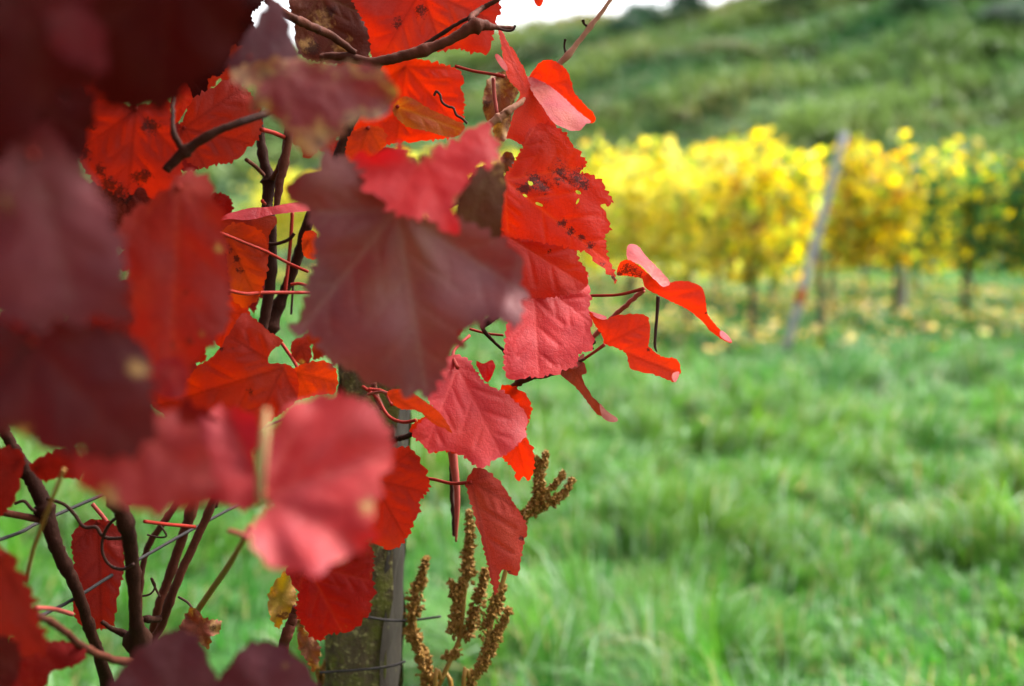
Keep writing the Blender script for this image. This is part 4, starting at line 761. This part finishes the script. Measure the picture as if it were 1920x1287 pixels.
# ------------------------------------------------------------------ post, wires, dock
def post():
    d = 1.06; top, bot = P(712, 560, d), P(682, 1290, d); ax = (top - bot).normalized()
    b0 = bot - ax * (bot.z / ax.z + 0.08)
    e = empty('wooden_post', (b0.x, b0.y, 0)); tag(e, 'mossy square wooden post standing behind the red leaves', 'post')
    wd, dp = 0.058, 0.055; rot = R(-12)
    u = Vector((math.cos(rot), math.sin(rot), 0)); v = Vector((-math.sin(rot), math.cos(rot), 0))
    L = (top - b0).length; nz_, ns = 90, 7; rs = random.Random(4)
    def face_mesh(name, mat, c0, eu, n_out, width):
        V, T = [], []
        for i in range(nz_ + 1):
            for k in range(ns + 1):
                a = k / ns - 0.5; p = b0 + ax * (L * i / nz_) + c0 + eu * (a * width)
                q = noise.fractal(Vector((a * 3 + c0.x * 50, c0.y * 50, i * 0.35)), 0.6, 2.0, 4)
                edge = -0.004 * max(0, abs(a) * 2 - 0.75) / 0.25
                V.append((p + n_out * (0.003 * q + edge) + eu * (0.0022 * math.sin(i * .55) + .0016 * math.sin(i * 1.37)) * abs(a) * 2)[:])
        for i in range(nz_):
            for k in range(ns):
                a = i * (ns + 1) + k; T += [(a, a + 1, a + ns + 2), (a, a + ns + 2, a + ns + 1)]
        return link(name, tri_mesh(name, V, T), mat, e)
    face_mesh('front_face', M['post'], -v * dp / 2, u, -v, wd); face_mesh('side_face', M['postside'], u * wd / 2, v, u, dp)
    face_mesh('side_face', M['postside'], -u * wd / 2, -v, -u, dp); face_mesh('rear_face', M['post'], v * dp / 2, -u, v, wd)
    bm = bmesh.new(); q = [bm.verts.new(top + u * a * (wd / 2 - .002) + v * c * (dp / 2 - .002)) for a, c in ((-1, -1), (1, -1), (1, 1), (-1, 1))]
    bm.faces.new(q); me = bpy.data.meshes.new('end_grain'); bm.to_mesh(me); bm.free(); link('end_grain', me, M['post'], e)
    for pts in ([(640, 1150), (685, 1157), (735, 1164), (776, 1163), (827, 1156)], [(600, 1262), (634, 1259), (690, 1255), (735, 1249), (760, 1240)]):
        tube('tie_wire', [P(x, y, d - dp / 2 - 0.012 + (0.004 if x > 750 else 0)) for x, y in pts], 0.0011, M['wire'], e, 6, 5)
post()
def wire(pts, r_, label):
    o = tube('trellis_wire', [P(*p) for p in pts], r_, M['wire'], None, 7, 6); tag(o, label, 'wire', 'trellis wires')
wire([(-400, 1130, .62), (0, 1012, .78), (73, 980, .82), (174, 936, .87), (420, 830, 1.0), (690, 730, 1.12)], 0.0013, 'thin dark trellis wire crossing the lower left corner, upper one')
wire([(-300, 1310, .62), (87, 1150, .80), (236, 1063, .86), (425, 958, .96), (640, 850, 1.12)], 0.0013, 'thin grey trellis wire running up past the canes, lower one')

def seed_spike(pts, rpx, parent, seed, name='seed_spike'):
    """a flower spike of dock: a thin axis crowded with small winged fruits"""
    r = np.random.default_rng(seed); w3 = np.array([P(*p)[:] for p in pts]); c = catmull(list(w3), 12); rr = np.interp(np.linspace(0, 1, len(c)), np.linspace(0, 1, len(pts)), rpx) * 1.4 * pts[0][2] / F
    L = np.linalg.norm(np.diff(c, axis=0), axis=1).sum(); n = int(L / 0.00014)
    i = r.integers(0, len(c), n); dirs = r.normal(size=(n, 3)); dirs /= np.linalg.norm(dirs, axis=1)[:, None]
    whorl = 0.85 + 0.2 * np.sin(i * 1.6 + seed); pos = c[i] + dirs * (rr[i] * r.uniform(0.35, 1.0, n) * whorl)[:, None]
    s = r.uniform(0.0018, 0.0034, n); b = r.normal(size=(n, 3)); b -= dirs * (b * dirs).sum(1)[:, None]; b /= np.linalg.norm(b, axis=1)[:, None]; e = np.cross(dirs, b)
    V = np.stack([pos + dirs * s[:, None], pos + b * s[:, None] * .8, pos + e * s[:, None] * .5, pos - b * s[:, None] * .8, pos - e * s[:, None] * .5, pos - dirs * s[:, None]], 1).reshape(-1, 3)
    f = np.array([(0, 1, 2), (0, 2, 3), (0, 3, 4), (0, 4, 1), (5, 2, 1), (5, 3, 2), (5, 4, 3), (5, 1, 4)])
    T = (np.arange(n)[:, None, None] * 6 + f[None]).reshape(-1, 3)
    o = link(name, tri_mesh(name, V, T, None, False), M['seed'], parent)
    tube('axis', [Vector(p) for p in w3], 0.0011, M['yellowstem'], o, 5, 4)
def dock(label, base_px, d, stem, spikes, seed):
    b = P(*base_px, d); q = P(*stem[0][:2], stem[0][2]); e = empty('dock_plant', (q.x, q.y + .03, 0)); tag(e, label, 'dock', 'dried dock plants by the post')
    tube('stem', [Vector((q.x, q.y + .03, -.02)), Vector((q.x, q.y + .01, q.z * .5))] + [P(*p) for p in stem], [.004, .0034] + [.0022] * len(stem), M['yellowstem'], e, 7, 5, .04)
    for k, (pts, rp) in enumerate(spikes): seed_spike([(x, y, d) for x, y in pts], rp, e, seed + k)
D1 = 1.0
dock('brown dried dock with stacked seed spikes right of the post', (860, 1290), D1, [(815, 1330, D1), (830, 1272, D1), (850, 1225, D1), (863, 1190, D1), (870, 1120, D1), (880, 1040, D1)],
     [([(879, 962), (880, 1000), (877, 1040), (876, 1080)], [4, 8, 10, 15]), ([(874, 1085), (860, 1115), (856, 1150), (850, 1188)], [8, 10, 12, 13]), ([(846, 1090), (853, 1110), (858, 1120)], [5, 10, 10]), ([(911, 1070), (903, 1100), (893, 1134)], [6, 9, 13]), ([(890, 1145), (884, 1168), (874, 1192)], [9, 11, 12]), ([(834, 1232), (846, 1228), (858, 1222)], [6, 8, 9])], 900)
dock('brown dried dock spike standing close against the post', (790, 1290), 1.02, [(850, 1330, 1.02), (815, 1290, 1.02), (795, 1235, 1.02), (778, 1180, 1.02), (778, 1130, 1.02), (790, 1080, 1.02)],
     [([(799, 1048), (792, 1080), (783, 1110), (776, 1150)], [4, 8, 14, 17]), ([(772, 1160), (768, 1185), (770, 1200)], [8, 8, 7]), ([(777, 1182), (785, 1215), (795, 1245), (806, 1285), (812, 1330)], [7, 10, 13, 18, 22])], 940)
dock('brown dried dock with forked spikes, farthest right by the hanging leaf', (900, 1290), .97, [(868, 1330, .97), (885, 1275, .97), (908, 1230, .97), (918, 1180, .97), (940, 1100, .97), (970, 1000, .97), (990, 960, .97)],
     [([(940, 1100), (932, 1125), (922, 1150), (908, 1180)], [8, 12, 14, 14]), ([(955, 1145), (942, 1170), (930, 1188)], [5, 7, 10]), ([(930, 1190), (918, 1215), (908, 1240), (890, 1270), (870, 1320)], [11, 14, 10, 9, 9]),
      ([(1024, 850), (1020, 868), (1010, 900), (1012, 930)], [4, 5, 9, 10]), ([(1005, 858), (1010, 890), (1010, 915)], [4, 7, 9]), ([(1056, 888), (1045, 905), (1020, 925)], [4, 5, 7]), ([(1072, 900), (1058, 925), (1032, 942), (1006, 955)], [4, 7, 8, 10]), ([(1012, 930), (1000, 950), (985, 968)], [9, 12, 10]), ([(985, 968), (972, 1000), (955, 1050)], [5, 4, 4])], 980)
dock('brown dried dock stalk at the left foot of the post', (590, 1290), 1.1, [(640, 1330, 1.1), (600, 1280, 1.1), (590, 1230, 1.1), (575, 1190, 1.1)], [([(560, 1160), (572, 1195), (588, 1230)], [5, 8, 9]), ([(622, 1215), (612, 1250), (600, 1290)], [5, 8, 10])], 1040)
print('leaves', LEAFN[0], 'objects', len(bpy.data.objects), 'tris', sum(len(m.polygons) for m in bpy.data.meshes))
